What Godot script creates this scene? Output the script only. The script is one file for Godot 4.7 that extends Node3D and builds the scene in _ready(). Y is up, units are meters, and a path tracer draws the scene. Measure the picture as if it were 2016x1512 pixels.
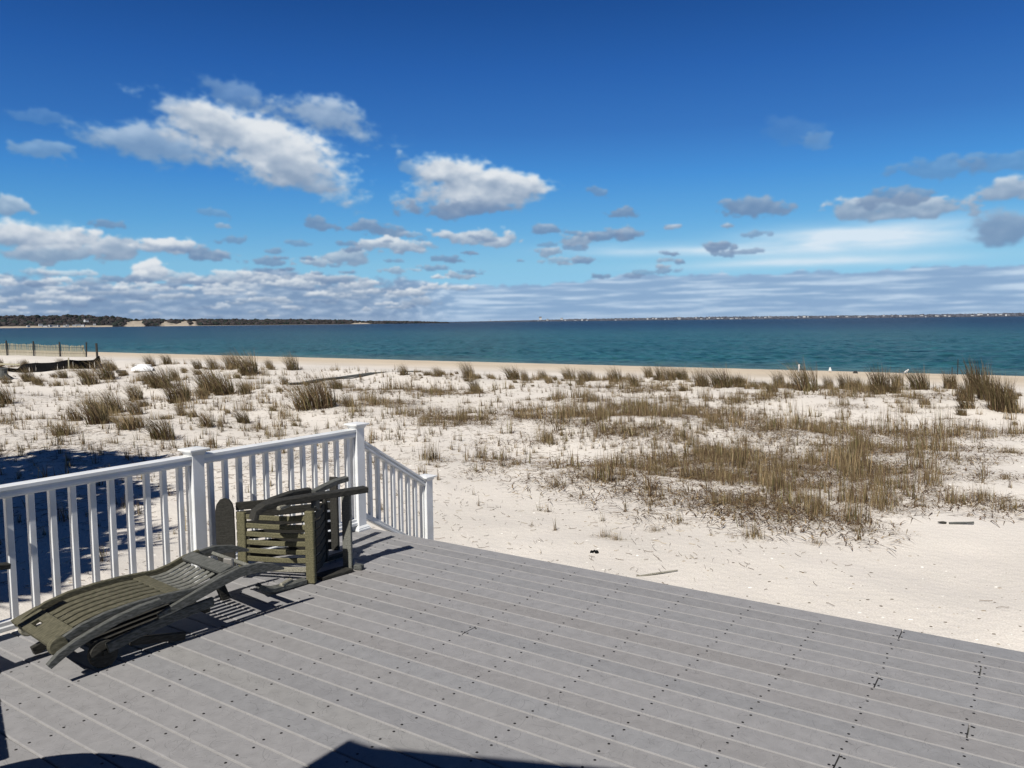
extends Node3D

# ---------------------------------------------------------------- shared state
const SEA := -2.4
const SHORE := Vector2(36.0, -55.5)          # a point of the waterline
const INLAND := Vector2(-0.573, 0.8197)      # unit vector from the water towards the house
const DECK_AT := Vector3(-1.41, 0.0, -7.11)  # outer corner of the deck, by the corner post
const DECK_TURN := -34.3                     # degrees
var org := Vector3.ZERO                      # what is taken off every point, so that parts start at their thing's base
var rng := RandomNumberGenerator.new()
var used := {}
var n_big := FastNoiseLite.new()
var n_mid := FastNoiseLite.new()
var n_sky := FastNoiseLite.new()
var n_sky2 := FastNoiseLite.new()
var M := {}

# ---------------------------------------------------------------- naming
func numbered(called: String) -> String:
	var n: int = used.get(called, 0)
	used[called] = n + 1
	return called if n == 0 else "%s_%03d" % [called, n]

func tag(o: Node, label: String, category := "", group := "", kind := "") -> void:
	if label != "": o.set_meta("label", label)
	if category != "": o.set_meta("category", category)
	if group != "": o.set_meta("group", group)
	if kind != "": o.set_meta("kind", kind)

func thing(called: String, label: String, category: String, at := Vector3.ZERO, turn := 0.0, group := "") -> Node3D:
	var o := Node3D.new()
	o.name = numbered(called)
	add_child(o)
	o.position = at
	o.rotation.y = turn
	tag(o, label, category, group)
	return o

func part(called: String, mesh: Mesh, look: Material, parent: Node, kind := "") -> MeshInstance3D:
	var o := MeshInstance3D.new()
	o.mesh = mesh
	o.material_override = look
	if parent == self:
		o.name = numbered(called)
		add_child(o)
	else:
		var key := str(parent.get_instance_id()) + called
		var n: int = used.get(key, 0)
		used[key] = n + 1
		o.name = called if n == 0 else "%s_%03d" % [called, n]
		parent.add_child(o, true)
	if kind != "": o.set_meta("kind", kind)
	return o

func deck_point(p: Vector3) -> Vector3:
	return DECK_AT + Basis(Vector3.UP, deg_to_rad(DECK_TURN)) * p

# a thing whose parts are given in the deck's own axes; base is its lowest middle point there
func deck_thing(called: String, label: String, category: String, base: Vector3, group := "") -> Node3D:
	org = base
	return thing(called, label, category, deck_point(base), deg_to_rad(DECK_TURN), group)

# ---------------------------------------------------------------- mesh helpers
func begin() -> SurfaceTool:
	var st := SurfaceTool.new()
	st.begin(Mesh.PRIMITIVE_TRIANGLES)
	return st

func tri(st: SurfaceTool, a: Vector3, b: Vector3, c: Vector3, out: Vector3) -> void:
	var n := (b - a).cross(c - a)
	if n.length_squared() < 1e-16: return
	n = n.normalized()
	if n.dot(out) < 0.0:
		n = -n
	else:
		var t := b
		b = c
		c = t
	st.set_normal(n)
	st.add_vertex(a - org)
	st.set_normal(n)
	st.add_vertex(b - org)
	st.set_normal(n)
	st.add_vertex(c - org)

func quad(st: SurfaceTool, a: Vector3, b: Vector3, c: Vector3, d: Vector3, out: Vector3) -> void:
	tri(st, a, b, c, out)
	tri(st, a, c, d, out)

# a box with its edges cut off
func cbox(st: SurfaceTool, xf: Transform3D, size: Vector3, cut := 0.004) -> void:
	var h := size * 0.5
	var k := minf(cut, minf(h.x, minf(h.y, h.z)) * 0.45)
	for ax in 3:
		var bx := (ax + 1) % 3
		var cx := (ax + 2) % 3
		for s in [-1.0, 1.0]:
			var out := Vector3.ZERO
			out[ax] = s
			var q := []
			for e in [[-1, -1], [1, -1], [1, 1], [-1, 1]]:
				var p := Vector3.ZERO
				p[ax] = s * h[ax]
				p[bx] = e[0] * (h[bx] - k)
				p[cx] = e[1] * (h[cx] - k)
				q.append(xf * p)
			quad(st, q[0], q[1], q[2], q[3], xf.basis * out)
	for ax in 3:
		var bx := (ax + 1) % 3
		var cx := (ax + 2) % 3
		for sb in [-1.0, 1.0]:
			for sc in [-1.0, 1.0]:
				var q := []
				for e in [[-1, 0], [1, 0], [1, 1], [-1, 1]]:
					var p := Vector3.ZERO
					p[ax] = e[0] * (h[ax] - k)
					p[bx] = sb * (h[bx] if e[1] == 0 else h[bx] - k)
					p[cx] = sc * (h[cx] - k if e[1] == 0 else h[cx])
					q.append(xf * p)
				var out := Vector3.ZERO
				out[bx] = sb
				out[cx] = sc
				quad(st, q[0], q[1], q[2], q[3], xf.basis * out)

func abox(st: SurfaceTool, a: Vector3, b: Vector3, cut := 0.004) -> void:
	cbox(st, Transform3D(Basis(), (a + b) * 0.5), (b - a).abs(), cut)

# a closed profile (x across, y up) carried along a path; "side" is the across direction
func sweep(st: SurfaceTool, path: Array, side: Vector3, prof: PackedVector2Array, scales := [], sheared := false) -> void:
	var rows := []
	var mid := Vector2.ZERO
	for p in prof: mid += p / prof.size()
	for i in path.size():
		var t: Vector3 = (path[mini(i + 1, path.size() - 1)] - path[maxi(i - 1, 0)]).normalized()
		var up := Vector3.UP if sheared else side.cross(t).normalized()
		if not sheared and up.dot(Vector3.UP) < 0.0 and absf(side.y) < 0.5: up = -up
		var k: float = scales[i] if scales.size() > i else 1.0
		var row := []
		for p in prof: row.append(path[i] + side * p.x + up * (p.y * k))
		rows.append([row, path[i] + side * mid.x + up * (mid.y * k)])
	var n := prof.size()
	for i in path.size() - 1:
		for j in n:
			var a: Vector3 = rows[i][0][j]
			var b: Vector3 = rows[i][0][(j + 1) % n]
			var c: Vector3 = rows[i + 1][0][(j + 1) % n]
			var d: Vector3 = rows[i + 1][0][j]
			quad(st, a, b, c, d, (a + b) * 0.5 - rows[i][1] if n < 7 else edge_out(prof, j, side, path[i + 1] - path[i]))
	for e in [0, path.size() - 1]:
		var out: Vector3 = path[0] - path[1] if e == 0 else path[-1] - path[-2]
		for j in n:
			tri(st, rows[e][1], rows[e][0][j], rows[e][0][(j + 1) % n], out)

func edge_out(prof: PackedVector2Array, j: int, side: Vector3, along: Vector3) -> Vector3:
	var e := prof[(j + 1) % prof.size()] - prof[j]
	var area := 0.0
	for i in prof.size(): area += prof[i].cross(prof[(i + 1) % prof.size()])
	var o := Vector2(e.y, -e.x) * signf(area)
	var up := side.cross(along).normalized()
	if up.y < 0.0 and absf(side.y) < 0.5: up = -up
	return side * o.x + up * o.y

func bar_profile(w: float, h: float, k := 0.004) -> PackedVector2Array:
	var x := w * 0.5
	var y := h * 0.5
	return PackedVector2Array([Vector2(-x + k, -y), Vector2(x - k, -y), Vector2(x, -y + k), Vector2(x, y - k), Vector2(x - k, y), Vector2(-x + k, y), Vector2(-x, y - k), Vector2(-x, -y + k)])

func bar(st: SurfaceTool, path: Array, side: Vector3, w: float, h: float, scales := [], k := 0.004) -> void:
	sweep(st, path, side.normalized(), bar_profile(w, h, k), scales)

func mesh_of(f: Callable) -> Mesh:
	var st := begin()
	f.call(st)
	return st.commit()

# a lathe round the axis "dir" from "at"; rows are (radius, along)
func lathe(st: SurfaceTool, at: Vector3, dir: Vector3, rows: Array, n := 14) -> void:
	var d := dir.normalized()
	var u := d.cross(Vector3.RIGHT if absf(d.x) < 0.8 else Vector3.UP).normalized()
	var v := d.cross(u)
	for i in rows.size() - 1:
		for j in n:
			var q := []
			for e in [[i, j], [i, j + 1], [i + 1, j + 1], [i + 1, j]]:
				var a: float = TAU * e[1] / n
				q.append(at + d * rows[e[0]].y + (u * cos(a) + v * sin(a)) * rows[e[0]].x)
			var am := TAU * (j + 0.5) / n
			var dr: float = rows[i + 1].x - rows[i].x
			var dl: float = rows[i + 1].y - rows[i].y
			quad(st, q[0], q[1], q[2], q[3], (u * cos(am) + v * sin(am)) * (dl if absf(dl) > 1e-6 else 0.001) - d * dr)

func smooth(a: float, b: float, x: float) -> float:
	var t := clampf((x - a) / (b - a), 0.0, 1.0)
	return t * t * (3.0 - 2.0 * t)

func curve(table: Array, x: float) -> float:
	for i in table.size() - 1:
		if x <= table[i + 1].x:
			return lerpf(table[i].y, table[i + 1].y, clampf((x - table[i].x) / (table[i + 1].x - table[i].x), 0.0, 1.0))
	return table[-1].y

# ---------------------------------------------------------------- sky
var sky_rows := [[-90, 120, 160, 200], [0, 150, 188, 220], [2, 146, 200, 231], [4, 136, 194, 227], [7, 99, 168, 221], [10, 72, 143, 212], [13, 57, 117, 190], [17, 42, 97, 172], [21, 31, 79, 148], [30, 18, 50, 108], [50, 11, 30, 70], [90, 8, 20, 48]]
# azimuth, elevation, half width, half height (degrees), tilt, cover, brightness
var cloud_rows := [
	[-17.5, 11.72, 6.98, 2.57, -20, 1.00, 0.95], [-23.4, 11.24, 4.77, 1.50, -5, 0.72, 0.60], [-12.8, 13.82, 4.77, 1.54, -14, 0.75, 0.70], [-18.9, 14.85, 2.75, 1.18, -25, 0.40, 0.55], [-29.7, 10.59, 2.02, 0.81, -6, 0.50, 0.50], [-29.7, 12.52, 1.84, 0.51, 0, 0.22, 0.50], [-21.1, 13.54, 2.75, 1.10, -12, 0.65, 0.80], [-14.3, 10.05, 3.49, 1.18, -22, 0.80, 0.45],
	[-2.7, 9.09, 5.51, 1.84, 0, 1.00, 0.85], [-4.3, 10.47, 2.28, 1.40, 0, 1.00, 1.00], [0.2, 9.42, 2.75, 1.18, -8, 1.00, 0.90], [-6.6, 10.22, 1.47, 0.88, -40, 0.50, 0.60], [-3.8, 7.81, 4.04, 0.81, 0, 0.90, 0.35],
	[-30.9, 5.39, 4.22, 1.10, 0, 1.00, 0.90], [-28.4, 5.43, 1.47, 0.88, 0, 1.00, 0.90], [-25.9, 4.82, 1.84, 0.95, 0, 0.95, 0.60], [-23.2, 5.12, 1.84, 0.66, 0, 1.00, 0.95], [-21.0, 4.68, 2.02, 0.51, -8, 0.90, 0.40], [-32.0, 7.23, 1.18, 0.66, -10, 0.80, 0.60], [-24.2, 3.40, 1.40, 0.73, 0, 1.00, 1.00], [-16.5, 2.96, 1.54, 0.48, 0, 1.00, 0.95], [-11.4, 2.69, 0.88, 0.40, 0, 1.00, 0.90], [-13.5, 2.79, 0.62, 0.29, 0, 1.00, 0.90], [-6.9, 2.13, 0.88, 0.33, 0, 1.00, 0.90], [-26.7, 6.39, 1.18, 0.26, 0, 0.70, 0.25], [-29.9, 4.45, 3.31, 0.66, 0, 0.90, 0.50], [-19.8, 3.08, 2.20, 0.51, 0, 0.90, 0.75],
	[-13.3, 6.79, 1.29, 0.44, -10, 0.80, 0.25], [-9.0, 6.39, 2.64, 0.55, -8, 0.85, 0.30], [-8.1, 5.34, 2.64, 0.62, -3, 0.95, 0.75], [-13.8, 4.19, 1.32, 0.37, 0, 0.85, 0.60], [-11.5, 4.59, 1.54, 0.66, 0, 0.85, 0.50], [-2.4, 5.97, 2.94, 0.70, -3, 0.95, 0.75], [2.4, 6.45, 1.32, 0.44, 0, 0.80, 0.35], [2.5, 4.85, 1.18, 0.40, 0, 0.85, 0.45], [8.4, 5.98, 1.18, 0.59, 0, 0.90, 0.40], [5.0, 5.70, 1.32, 0.55, 0, 0.90, 0.45], [6.8, 5.87, 1.25, 0.51, 0, 0.85, 0.30],
	[6.2, 8.96, 0.95, 0.40, -15, 0.60, 0.25], [8.0, 7.45, 1.10, 0.44, 0, 0.80, 0.25], [16.7, 7.39, 2.75, 0.81, -6, 0.85, 0.30], [14.7, 4.91, 1.25, 0.51, 0, 0.90, 0.40], [16.4, 4.55, 1.03, 0.26, 0, 0.70, 0.30], [5.2, 4.24, 1.18, 0.33, 0, 0.85, 0.40], [26.1, 6.96, 4.04, 0.88, -2, 0.90, 0.55], [25.4, 7.52, 2.02, 0.73, 0, 0.70, 0.25], [31.3, 5.23, 2.13, 1.25, 0, 0.80, 0.30], [31.9, 7.50, 1.76, 0.95, 0, 0.90, 0.60], [28.1, 9.15, 2.39, 0.73, 0, 0.40, 0.30], [31.2, 9.20, 2.20, 0.66, 0, 0.40, 0.30], [19.6, 12.23, 1.91, 1.25, 0, 0.16, 0.40], [20.8, 11.49, 0.95, 0.73, 0, 0.30, 0.45],
	[12.0, 3.98, 0.40, 0.22, 0, 0.80, 0.30], [-5.4, 3.81, 1.18, 0.26, 0, 0.70, 0.40], [-16.7, 4.20, 1.18, 0.33, 0, 0.75, 0.30], [-16.4, 4.89, 0.81, 0.26, 0, 0.70, 0.30], [17.1, 5.68, 0.95, 0.26, 0, 0.60, 0.30], [-20.3, 7.35, 1.10, 0.29, -10, 0.40, 0.30],
]

func clear_sky(az: float, el: float) -> Vector3:
	var c := Vector3(120, 160, 200)
	for i in sky_rows.size() - 1:
		if el <= sky_rows[i + 1][0]:
			var t: float = clampf((el - sky_rows[i][0]) / (sky_rows[i + 1][0] - sky_rows[i][0]), 0.0, 1.0)
			c = Vector3(lerpf(sky_rows[i][1], sky_rows[i + 1][1], t), lerpf(sky_rows[i][2], sky_rows[i + 1][2], t), lerpf(sky_rows[i][3], sky_rows[i + 1][3], t))
			break
	var side := cos(deg_to_rad(az - 40.0)) # a little deeper away from the point opposite the sun
	return c * Vector3(1.0 + 0.16 * (side - 0.75), 1.0 + 0.10 * (side - 0.75), 1.0 + 0.07 * (side - 0.75))

func over(c: Vector3, cloud: Vector3, a: float) -> Vector3:
	return c.lerp(cloud, clampf(a, 0.0, 1.0))

func sky_at(az: float, el: float, near: Array) -> Vector3:
	var c := clear_sky(az, el)
	if el < 0.0: return c
	# thin high streaks
	if el > 2.0 and el < 9.0:
		var s := n_sky2.get_noise_2d(az * 2.2 + 400.0, el * 16.0) * 0.6 + 0.2
		var patch: float = exp(-pow((az - 23.5) / 6.5, 2.0) - pow((el - 5.2 - (az - 23.5) * 0.02) / 0.85, 2.0)) * 1.5
		patch += exp(-pow((az - 16.0) / 7.0, 2.0) - pow((el - 4.7) / 0.35, 2.0)) * 0.8 + exp(-pow((az - 20.5) / 8.0, 2.0) - pow((el - 3.7) / 0.33, 2.0)) * 0.9
		patch += exp(-pow((az - 8.0) / 5.0, 2.0) - pow((el - 5.0) / 0.4, 2.0)) * 0.5
		c = over(c, Vector3(214, 230, 243), patch * (0.62 + s))
	# the bank above the horizon
	var right := smooth(-10.0, -3.0, az)
	var top := lerpf(3.3, 2.65 + 0.5 * smooth(-4.0, 15.0, az), right) + n_sky.get_noise_2d(az * 1.4, 7.0) * lerpf(1.1, 0.3, right)
	if el < top + 1.5:
		var q := n_sky.get_noise_2d(az * lerpf(6.5, 1.6, right), el * lerpf(26.0, 28.0, right))
		var q2 := n_sky2.get_noise_2d(az * 2.0 + 90.0, el * 17.0)
		var edge := top - el + n_sky.get_noise_2d(az * 5.0 + 50.0, el * 9.0) * lerpf(0.9, 0.32, right)
		var cover := smooth(-0.05, lerpf(0.55, 0.16, right), edge) * lerpf(0.93, 0.96, right)
		var shade := clampf(0.40 + q * lerpf(0.5, 0.9, right) + q2 * 0.35, 0.0, 1.0) * lerpf(0.8, 0.85, right)
		var grey := Vector3(124, 149, 182).lerp(Vector3(140, 170, 204), right)
		var lit := Vector3(192, 205, 222).lerp(Vector3(194, 213, 233), right)
		shade = lerpf(shade, 0.55, smooth(0.9, 0.0, el) * 0.7)
		c = over(c, grey.lerp(lit, smooth(0.15, 0.85, shade)), cover)
	# single clouds
	for k in near:
		var da: float = az - k[0]
		var de: float = el - k[1]
		var t: float = deg_to_rad(k[4])
		var u: float = (da * cos(t) + de * sin(t)) / k[2]
		var v: float = (de * cos(t) - da * sin(t)) / k[3]
		if absf(u) > 1.7 or absf(v) > 1.9: continue
		var vv: float = v if v > 0.0 else v * 1.25
		var base: float = 1.0 - sqrt(u * u + vv * vv)
		var f := 1.0 / clampf(k[3], 0.3, 1.7)
		var n := n_sky.get_noise_3d(az * 3.6 * f, el * 6.4 * f, k[0] * 7.0)
		var n2 := n_sky.get_noise_3d(az * 3.6 * f - 0.9, el * 6.4 * f + 2.6, k[0] * 7.0)
		var m := n_sky2.get_noise_3d(az * 15.0, el * 25.0, k[1])
		var m3 := n_sky2.get_noise_3d(az * 30.0, el * 48.0, k[0]) * 0.2
		var dens := m3 + base * 1.35 + 0.06 + n * (0.85 if k[3] > 0.9 else 1.15) + m * (0.32 if k[3] > 0.9 else 0.4)
		var a: float = smooth(-0.03, 0.72 if k[3] > 1.0 else 0.42, dens) * k[5]
		if a <= 0.003: continue
		var lit: float = clampf(0.45 + v * 0.5 + (n - n2) * 0.55 + m * 0.15, 0.0, 1.0) * (0.25 + 0.75 * k[6]) + (k[6] - 0.5) * 0.28
		lit = smooth(0.0, 1.0, clampf(lit, 0.0, 1.0))
		var low := Vector3(112, 138, 173) if k[6] < 0.42 else Vector3(132, 154, 182)
		c = over(c, low.lerp(Vector3(226, 231, 236), lit), a)
	return c

func sky_block(w: int, h: int, az0: float, az1: float, el1: float, el0: float) -> Image:
	var data := PackedByteArray()
	data.resize(w * h * 3)
	var i := 0
	for y in h:
		var el := el1 + (el0 - el1) * (y + 0.5) / h
		var rows := []
		for k in cloud_rows:
			var tall: float = k[3] * 1.9 + absf(sin(deg_to_rad(k[4]))) * k[2] * 1.8
			if absf(el - k[1]) < tall: rows.append(k)
		for x in w:
			var az := az0 + (az1 - az0) * (x + 0.5) / w
			var c := sky_at(az, el, rows)
			data[i] = clampi(roundi(c.x), 0, 255)
			data[i + 1] = clampi(roundi(c.y), 0, 255)
			data[i + 2] = clampi(roundi(c.z), 0, 255)
			i += 3
	return Image.create_from_data(w, h, false, Image.FORMAT_RGB8, data)

func make_sky() -> Sky:
	n_sky.noise_type = FastNoiseLite.TYPE_SIMPLEX_SMOOTH
	n_sky.frequency = 0.085
	n_sky.fractal_octaves = 5
	n_sky.seed = 12
	n_sky2.noise_type = FastNoiseLite.TYPE_SIMPLEX_SMOOTH
	n_sky2.frequency = 0.05
	n_sky2.fractal_octaves = 4
	n_sky2.seed = 31
	# small heaped clouds of the bank on the left
	rng.seed = 23
	for i in 230:
		var el := 0.45 + 2.9 * pow(rng.randf(), 0.8)
		var w := rng.randf_range(0.45, 1.5) * (0.55 + 0.22 * el)
		cloud_rows.append([rng.randf_range(-60.0, -3.0 - 4.0 * rng.randf()), el, w, rng.randf_range(0.10, 0.20) * (0.6 + 0.35 * el) * (1.7 if i % 7 == 0 else 1.0), 0, rng.randf_range(0.55, 0.95), rng.randf_range(0.3, 0.8) if i % 3 else 0.98])
	for i in 46: # stray puffs
		var big := rng.randf()
		cloud_rows.append([rng.randf_range(-20.0, 16.0), rng.randf_range(2.9, 6.6), 0.35 + 0.8 * big, 0.10 + 0.20 * big, rng.randf_range(-6, 2), rng.randf_range(0.5, 0.9), rng.randf_range(0.2, 0.55)])
	# the rest of the sky carries the same kind of clouds
	rng.seed = 5
	for i in 60:
		var az := rng.randf_range(42.0, 318.0)
		var el := 3.0 + 11.0 * pow(rng.randf(), 1.6)
		cloud_rows.append([az if az < 180.0 else az - 360.0, el, rng.randf_range(1.0, 2.0) * (0.6 + el * 0.25), rng.randf_range(0.3, 0.6) * (0.6 + el * 0.25), rng.randf_range(-12, 6), rng.randf_range(0.5, 1.0), rng.randf_range(0.3, 0.95)])
	var W := 4096
	var H := 2048
	var whole := sky_block(512, 256, 0.0, 360.0, 90.0, -90.0)
	# azimuths past 180 are the same as negative ones
	var half := sky_block(256, 256, -180.0, 0.0, 90.0, -90.0)
	whole.blit_rect(half, Rect2i(0, 0, 256, 256), Vector2i(256, 0))
	whole.resize(W, H, Image.INTERPOLATE_CUBIC)
	var per := W / 360.0
	var wide := roundi(42.0 * per)
	var tall := roundi(26.0 * per)
	var sharp := sky_block(wide * 2, tall, -wide / per, wide / per, tall / per, 0.0)
	whole.blit_rect(sharp, Rect2i(wide, 0, wide, tall), Vector2i(0, H / 2 - tall))
	whole.blit_rect(sharp, Rect2i(0, 0, wide, tall), Vector2i(W - wide, H / 2 - tall))
	var m := PanoramaSkyMaterial.new()
	m.panorama = ImageTexture.create_from_image(whole)
	var s := Sky.new()
	s.sky_material = m
	return s

# ---------------------------------------------------------------- materials
func lin(r: float, g: float, b: float) -> Color:
	return Color(r, g, b).linear_to_srgb()

func noise_tex(freq: float, seed_: int, a: Color, b: Color, size := 512, octaves := 4) -> NoiseTexture2D:
	var n := FastNoiseLite.new()
	n.frequency = freq
	n.seed = seed_
	n.fractal_octaves = octaves
	n.noise_type = FastNoiseLite.TYPE_SIMPLEX_SMOOTH
	var g := Gradient.new()
	g.set_color(0, a)
	g.set_color(1, b)
	g.set_offset(0, 0.2)
	g.set_offset(1, 0.8)
	var t := NoiseTexture2D.new()
	t.width = size
	t.height = size
	t.seamless = true
	t.noise = n
	t.color_ramp = g
	return t

func mat(called: String, c: Color, rough := 0.7, spec := 0.4) -> StandardMaterial3D:
	var m := StandardMaterial3D.new()
	m.resource_name = called
	m.albedo_color = c
	m.roughness = rough
	m.metallic_specular = spec
	M[called] = m
	return m

func triplanar(m: StandardMaterial3D, scale: Vector3, world := false) -> void:
	m.uv1_triplanar = true
	m.uv1_world_triplanar = world
	m.uv1_scale = scale

func deck_texture() -> ImageTexture:
	var s := 1024
	var n := FastNoiseLite.new()
	n.frequency = 0.012
	n.fractal_octaves = 5
	n.seed = 4
	var base := n.get_seamless_image(s, s)
	var im := Image.create(s, s, false, Image.FORMAT_RGB8)
	rng.seed = 77
	for y in s:
		for x in s:
			var v := 0.88 + 0.075 * (base.get_pixel(x, y).r - 0.5) + rng.randf_range(-0.035, 0.035)
			im.set_pixel(x, y, Color(v, v, v))
	for i in 1500: # scuffs and scratches
		var p := Vector2(rng.randf() * s, rng.randf() * s)
		var a := rng.randf() * TAU
		var long := int(rng.randf_range(4, 30) if i % 6 else rng.randf_range(40, 120))
		var dark := rng.randf_range(0.66, 0.94)
		if i % 9 == 0: dark = 1.1
		var bend := rng.randf_range(-0.02, 0.02)
		for k in long:
			p += Vector2.from_angle(a)
			a += bend
			var q := Vector2i(posmod(int(p.x), s), posmod(int(p.y), s))
			im.set_pixelv(q, im.get_pixelv(q) * dark)
	for i in 2600: # specks of dirt
		var q := Vector2i(rng.randi() % s, rng.randi() % s)
		im.set_pixelv(q, im.get_pixelv(q) * rng.randf_range(0.4, 0.8))
	for i in 24: # faint stains
		var c := Vector2(rng.randf() * s, rng.randf() * s)
		var r := rng.randf_range(20, 60)
		for k in int(r * 14):
			var q2 := c + Vector2.from_angle(rng.randf() * TAU) * r * sqrt(rng.randf())
			var q := Vector2i(posmod(int(q2.x), s), posmod(int(q2.y), s))
			im.set_pixelv(q, im.get_pixelv(q) * (0.93 if i % 4 else 1.05))
	return ImageTexture.create_from_image(im)

func make_materials() -> void:
	var m := mat("vinyl", lin(0.78, 0.79, 0.80), 0.38, 0.5)
	m.albedo_texture = noise_tex(0.01, 9, Color(0.94, 0.94, 0.93), Color(1, 1, 1))
	triplanar(m, Vector3(0.7, 0.7, 0.7))
	m = mat("deck_board", lin(0.355, 0.349, 0.352), 0.62, 0.4)
	m.albedo_texture = deck_texture()
	m.vertex_color_use_as_albedo = true
	triplanar(m, Vector3(0.8, 0.8, 0.8))
	mat("screw", lin(0.015, 0.013, 0.012), 0.6)
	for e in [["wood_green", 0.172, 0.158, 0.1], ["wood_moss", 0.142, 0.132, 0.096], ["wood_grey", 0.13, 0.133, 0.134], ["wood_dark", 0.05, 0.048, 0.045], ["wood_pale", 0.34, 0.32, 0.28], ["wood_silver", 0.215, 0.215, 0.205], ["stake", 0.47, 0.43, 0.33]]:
		m = mat(e[0], lin(e[1], e[2], e[3]), 0.75, 0.3)
		m.albedo_texture = noise_tex(0.03, 3 + int(e[1] * 100.0), Color(0.68, 0.69, 0.66), Color(1, 1, 0.98), 512, 5)
		triplanar(m, Vector3(5, 5, 1.2))
		m.heightmap_enabled = true
		m.heightmap_texture = noise_tex(0.05, 40, Color.BLACK, Color.WHITE, 512, 4)
		m.heightmap_scale = 0.06
	m = mat("sand", Color.WHITE, 0.95, 0.15)
	m.vertex_color_use_as_albedo = true
	m.albedo_texture = noise_tex(0.09, 21, Color(0.90, 0.895, 0.885), Color(1, 1, 1), 1024, 5)
	triplanar(m, Vector3(0.45, 0.45, 0.45), true)
	m.heightmap_enabled = true
	m.heightmap_texture = noise_tex(0.014, 8, Color.BLACK, Color.WHITE, 1024, 5)
	m.heightmap_scale = 0.4
	m = mat("grass", Color.WHITE, 0.8, 0.2)
	m.vertex_color_use_as_albedo = true
	m.backlight_enabled = true
	m.backlight = Color(0.25, 0.25, 0.25)
	m = mat("scatter", Color.WHITE, 0.8, 0.3)
	m.vertex_color_use_as_albedo = true
	m = mat("sea", Color.WHITE, 0.28, 0.12)
	m.vertex_color_use_as_albedo = true
	m.normal_enabled = true
	var nt := noise_tex(0.02, 14, Color.BLACK, Color.WHITE, 1024, 5)
	nt.color_ramp = null
	nt.as_normal_map = true
	nt.bump_strength = 9.0
	m.normal_texture = nt
	m.normal_scale = 1.0
	triplanar(m, Vector3(0.05, 0.05, 0.09), true)
	m.albedo_texture = noise_tex(0.007, 66, Color(0.62, 0.68, 0.72), Color(1.0, 1.0, 1.0), 1024, 5)
	m = mat("land", Color.WHITE, 0.95, 0.1)
	m.vertex_color_use_as_albedo = true
	m = mat("silt_cloth", lin(0.008, 0.008, 0.009), 0.85, 0.1)
	mat("dark_post", lin(0.03, 0.028, 0.025), 0.8)
	mat("hull", lin(0.8, 0.81, 0.82), 0.35)
	mat("house_wall", lin(0.5, 0.5, 0.5), 0.8)
	mat("house_roof", lin(0.09, 0.09, 0.095), 0.9)
	mat("siding", lin(0.45, 0.46, 0.47), 0.8)
	mat("metal", lin(0.3, 0.29, 0.27), 0.45).metallic = 0.5
	mat("bark", lin(0.1, 0.075, 0.055), 0.9)
	m = mat("needles", Color.WHITE, 0.8, 0.2)
	m.vertex_color_use_as_albedo = true
	mat("gull_white", lin(0.6, 0.6, 0.58), 0.8)
	mat("gull_grey", lin(0.25, 0.27, 0.3), 0.8)
	mat("gull_beak", lin(0.6, 0.35, 0.05), 0.6)

# ---------------------------------------------------------------- the ground
func shore_d(x: float, z: float) -> float:
	return (x - SHORE.x) * INLAND.x + (z - SHORE.y) * INLAND.y

func ground_y(x: float, z: float) -> float:
	var d := shore_d(x, z)
	if d < 0.0: return maxf(-4.0, SEA + 0.06 * d)
	var y: float
	if d < 30.0:
		y = SEA + 1.45 * (1.0 - pow(1.0 - d / 30.0, 1.6))
	else:
		y = -0.95 + 0.15 * minf(1.0, (d - 30.0) / 30.0)
	y += 0.2 * exp(-pow((d - 35.0) / 4.0, 2.0))
	var r := sqrt(x * x + z * z)
	var dune := smooth(28.0, 38.0, d)
	y += n_big.get_noise_2d(x, z) * 0.26 * dune * smooth(7.0, 16.0, r)
	y += n_mid.get_noise_2d(x, z) * lerpf(0.025, 0.055, dune) * smooth(3.0, 9.0, r)
	return y

func polar(called: String, r0: float, r1: float, ratio: float, az: PackedFloat32Array, height: Callable, tone: Callable, m: Material) -> MeshInstance3D:
	var radii := PackedFloat32Array()
	var r := r0
	while r < r1:
		radii.append(r)
		r *= ratio
	var na := az.size()
	var nr := radii.size()
	var v := PackedVector3Array()
	var c := PackedColorArray()
	v.resize(na * nr)
	c.resize(na * nr)
	var i := 0
	for k in nr:
		for j in na:
			var x := radii[k] * sin(az[j])
			var z := -radii[k] * cos(az[j])
			v[i] = Vector3(x, height.call(x, z), z)
			c[i] = tone.call(x, z)
			i += 1
	var nn := PackedVector3Array()
	nn.resize(na * nr)
	i = 0
	for k in nr:
		for j in na:
			var a := v[maxi(k - 1, 0) * na + j]
			var b := v[mini(k + 1, nr - 1) * na + j]
			var p := v[k * na + maxi(j - 1, 0)]
			var q := v[k * na + mini(j + 1, na - 1)]
			var n := (q - p).cross(b - a).normalized()
			nn[i] = n if n.y > 0.0 else -n
			i += 1
	var idx := PackedInt32Array()
	idx.resize((na - 1) * (nr - 1) * 6)
	i = 0
	for k in nr - 1:
		for j in na - 1:
			var a := k * na + j
			var b := a + na
			idx[i] = a
			idx[i + 1] = b
			idx[i + 2] = a + 1
			idx[i + 3] = a + 1
			idx[i + 4] = b
			idx[i + 5] = b + 1
			i += 6
	var arrays := []
	arrays.resize(Mesh.ARRAY_MAX)
	arrays[Mesh.ARRAY_VERTEX] = v
	arrays[Mesh.ARRAY_NORMAL] = nn
	arrays[Mesh.ARRAY_COLOR] = c
	arrays[Mesh.ARRAY_INDEX] = idx
	var mesh := ArrayMesh.new()
	mesh.add_surface_from_arrays(Mesh.PRIMITIVE_TRIANGLES, arrays)
	var o := part(called, mesh, m, self)
	tag(o, "", "", "", "structure")
	return o

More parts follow.
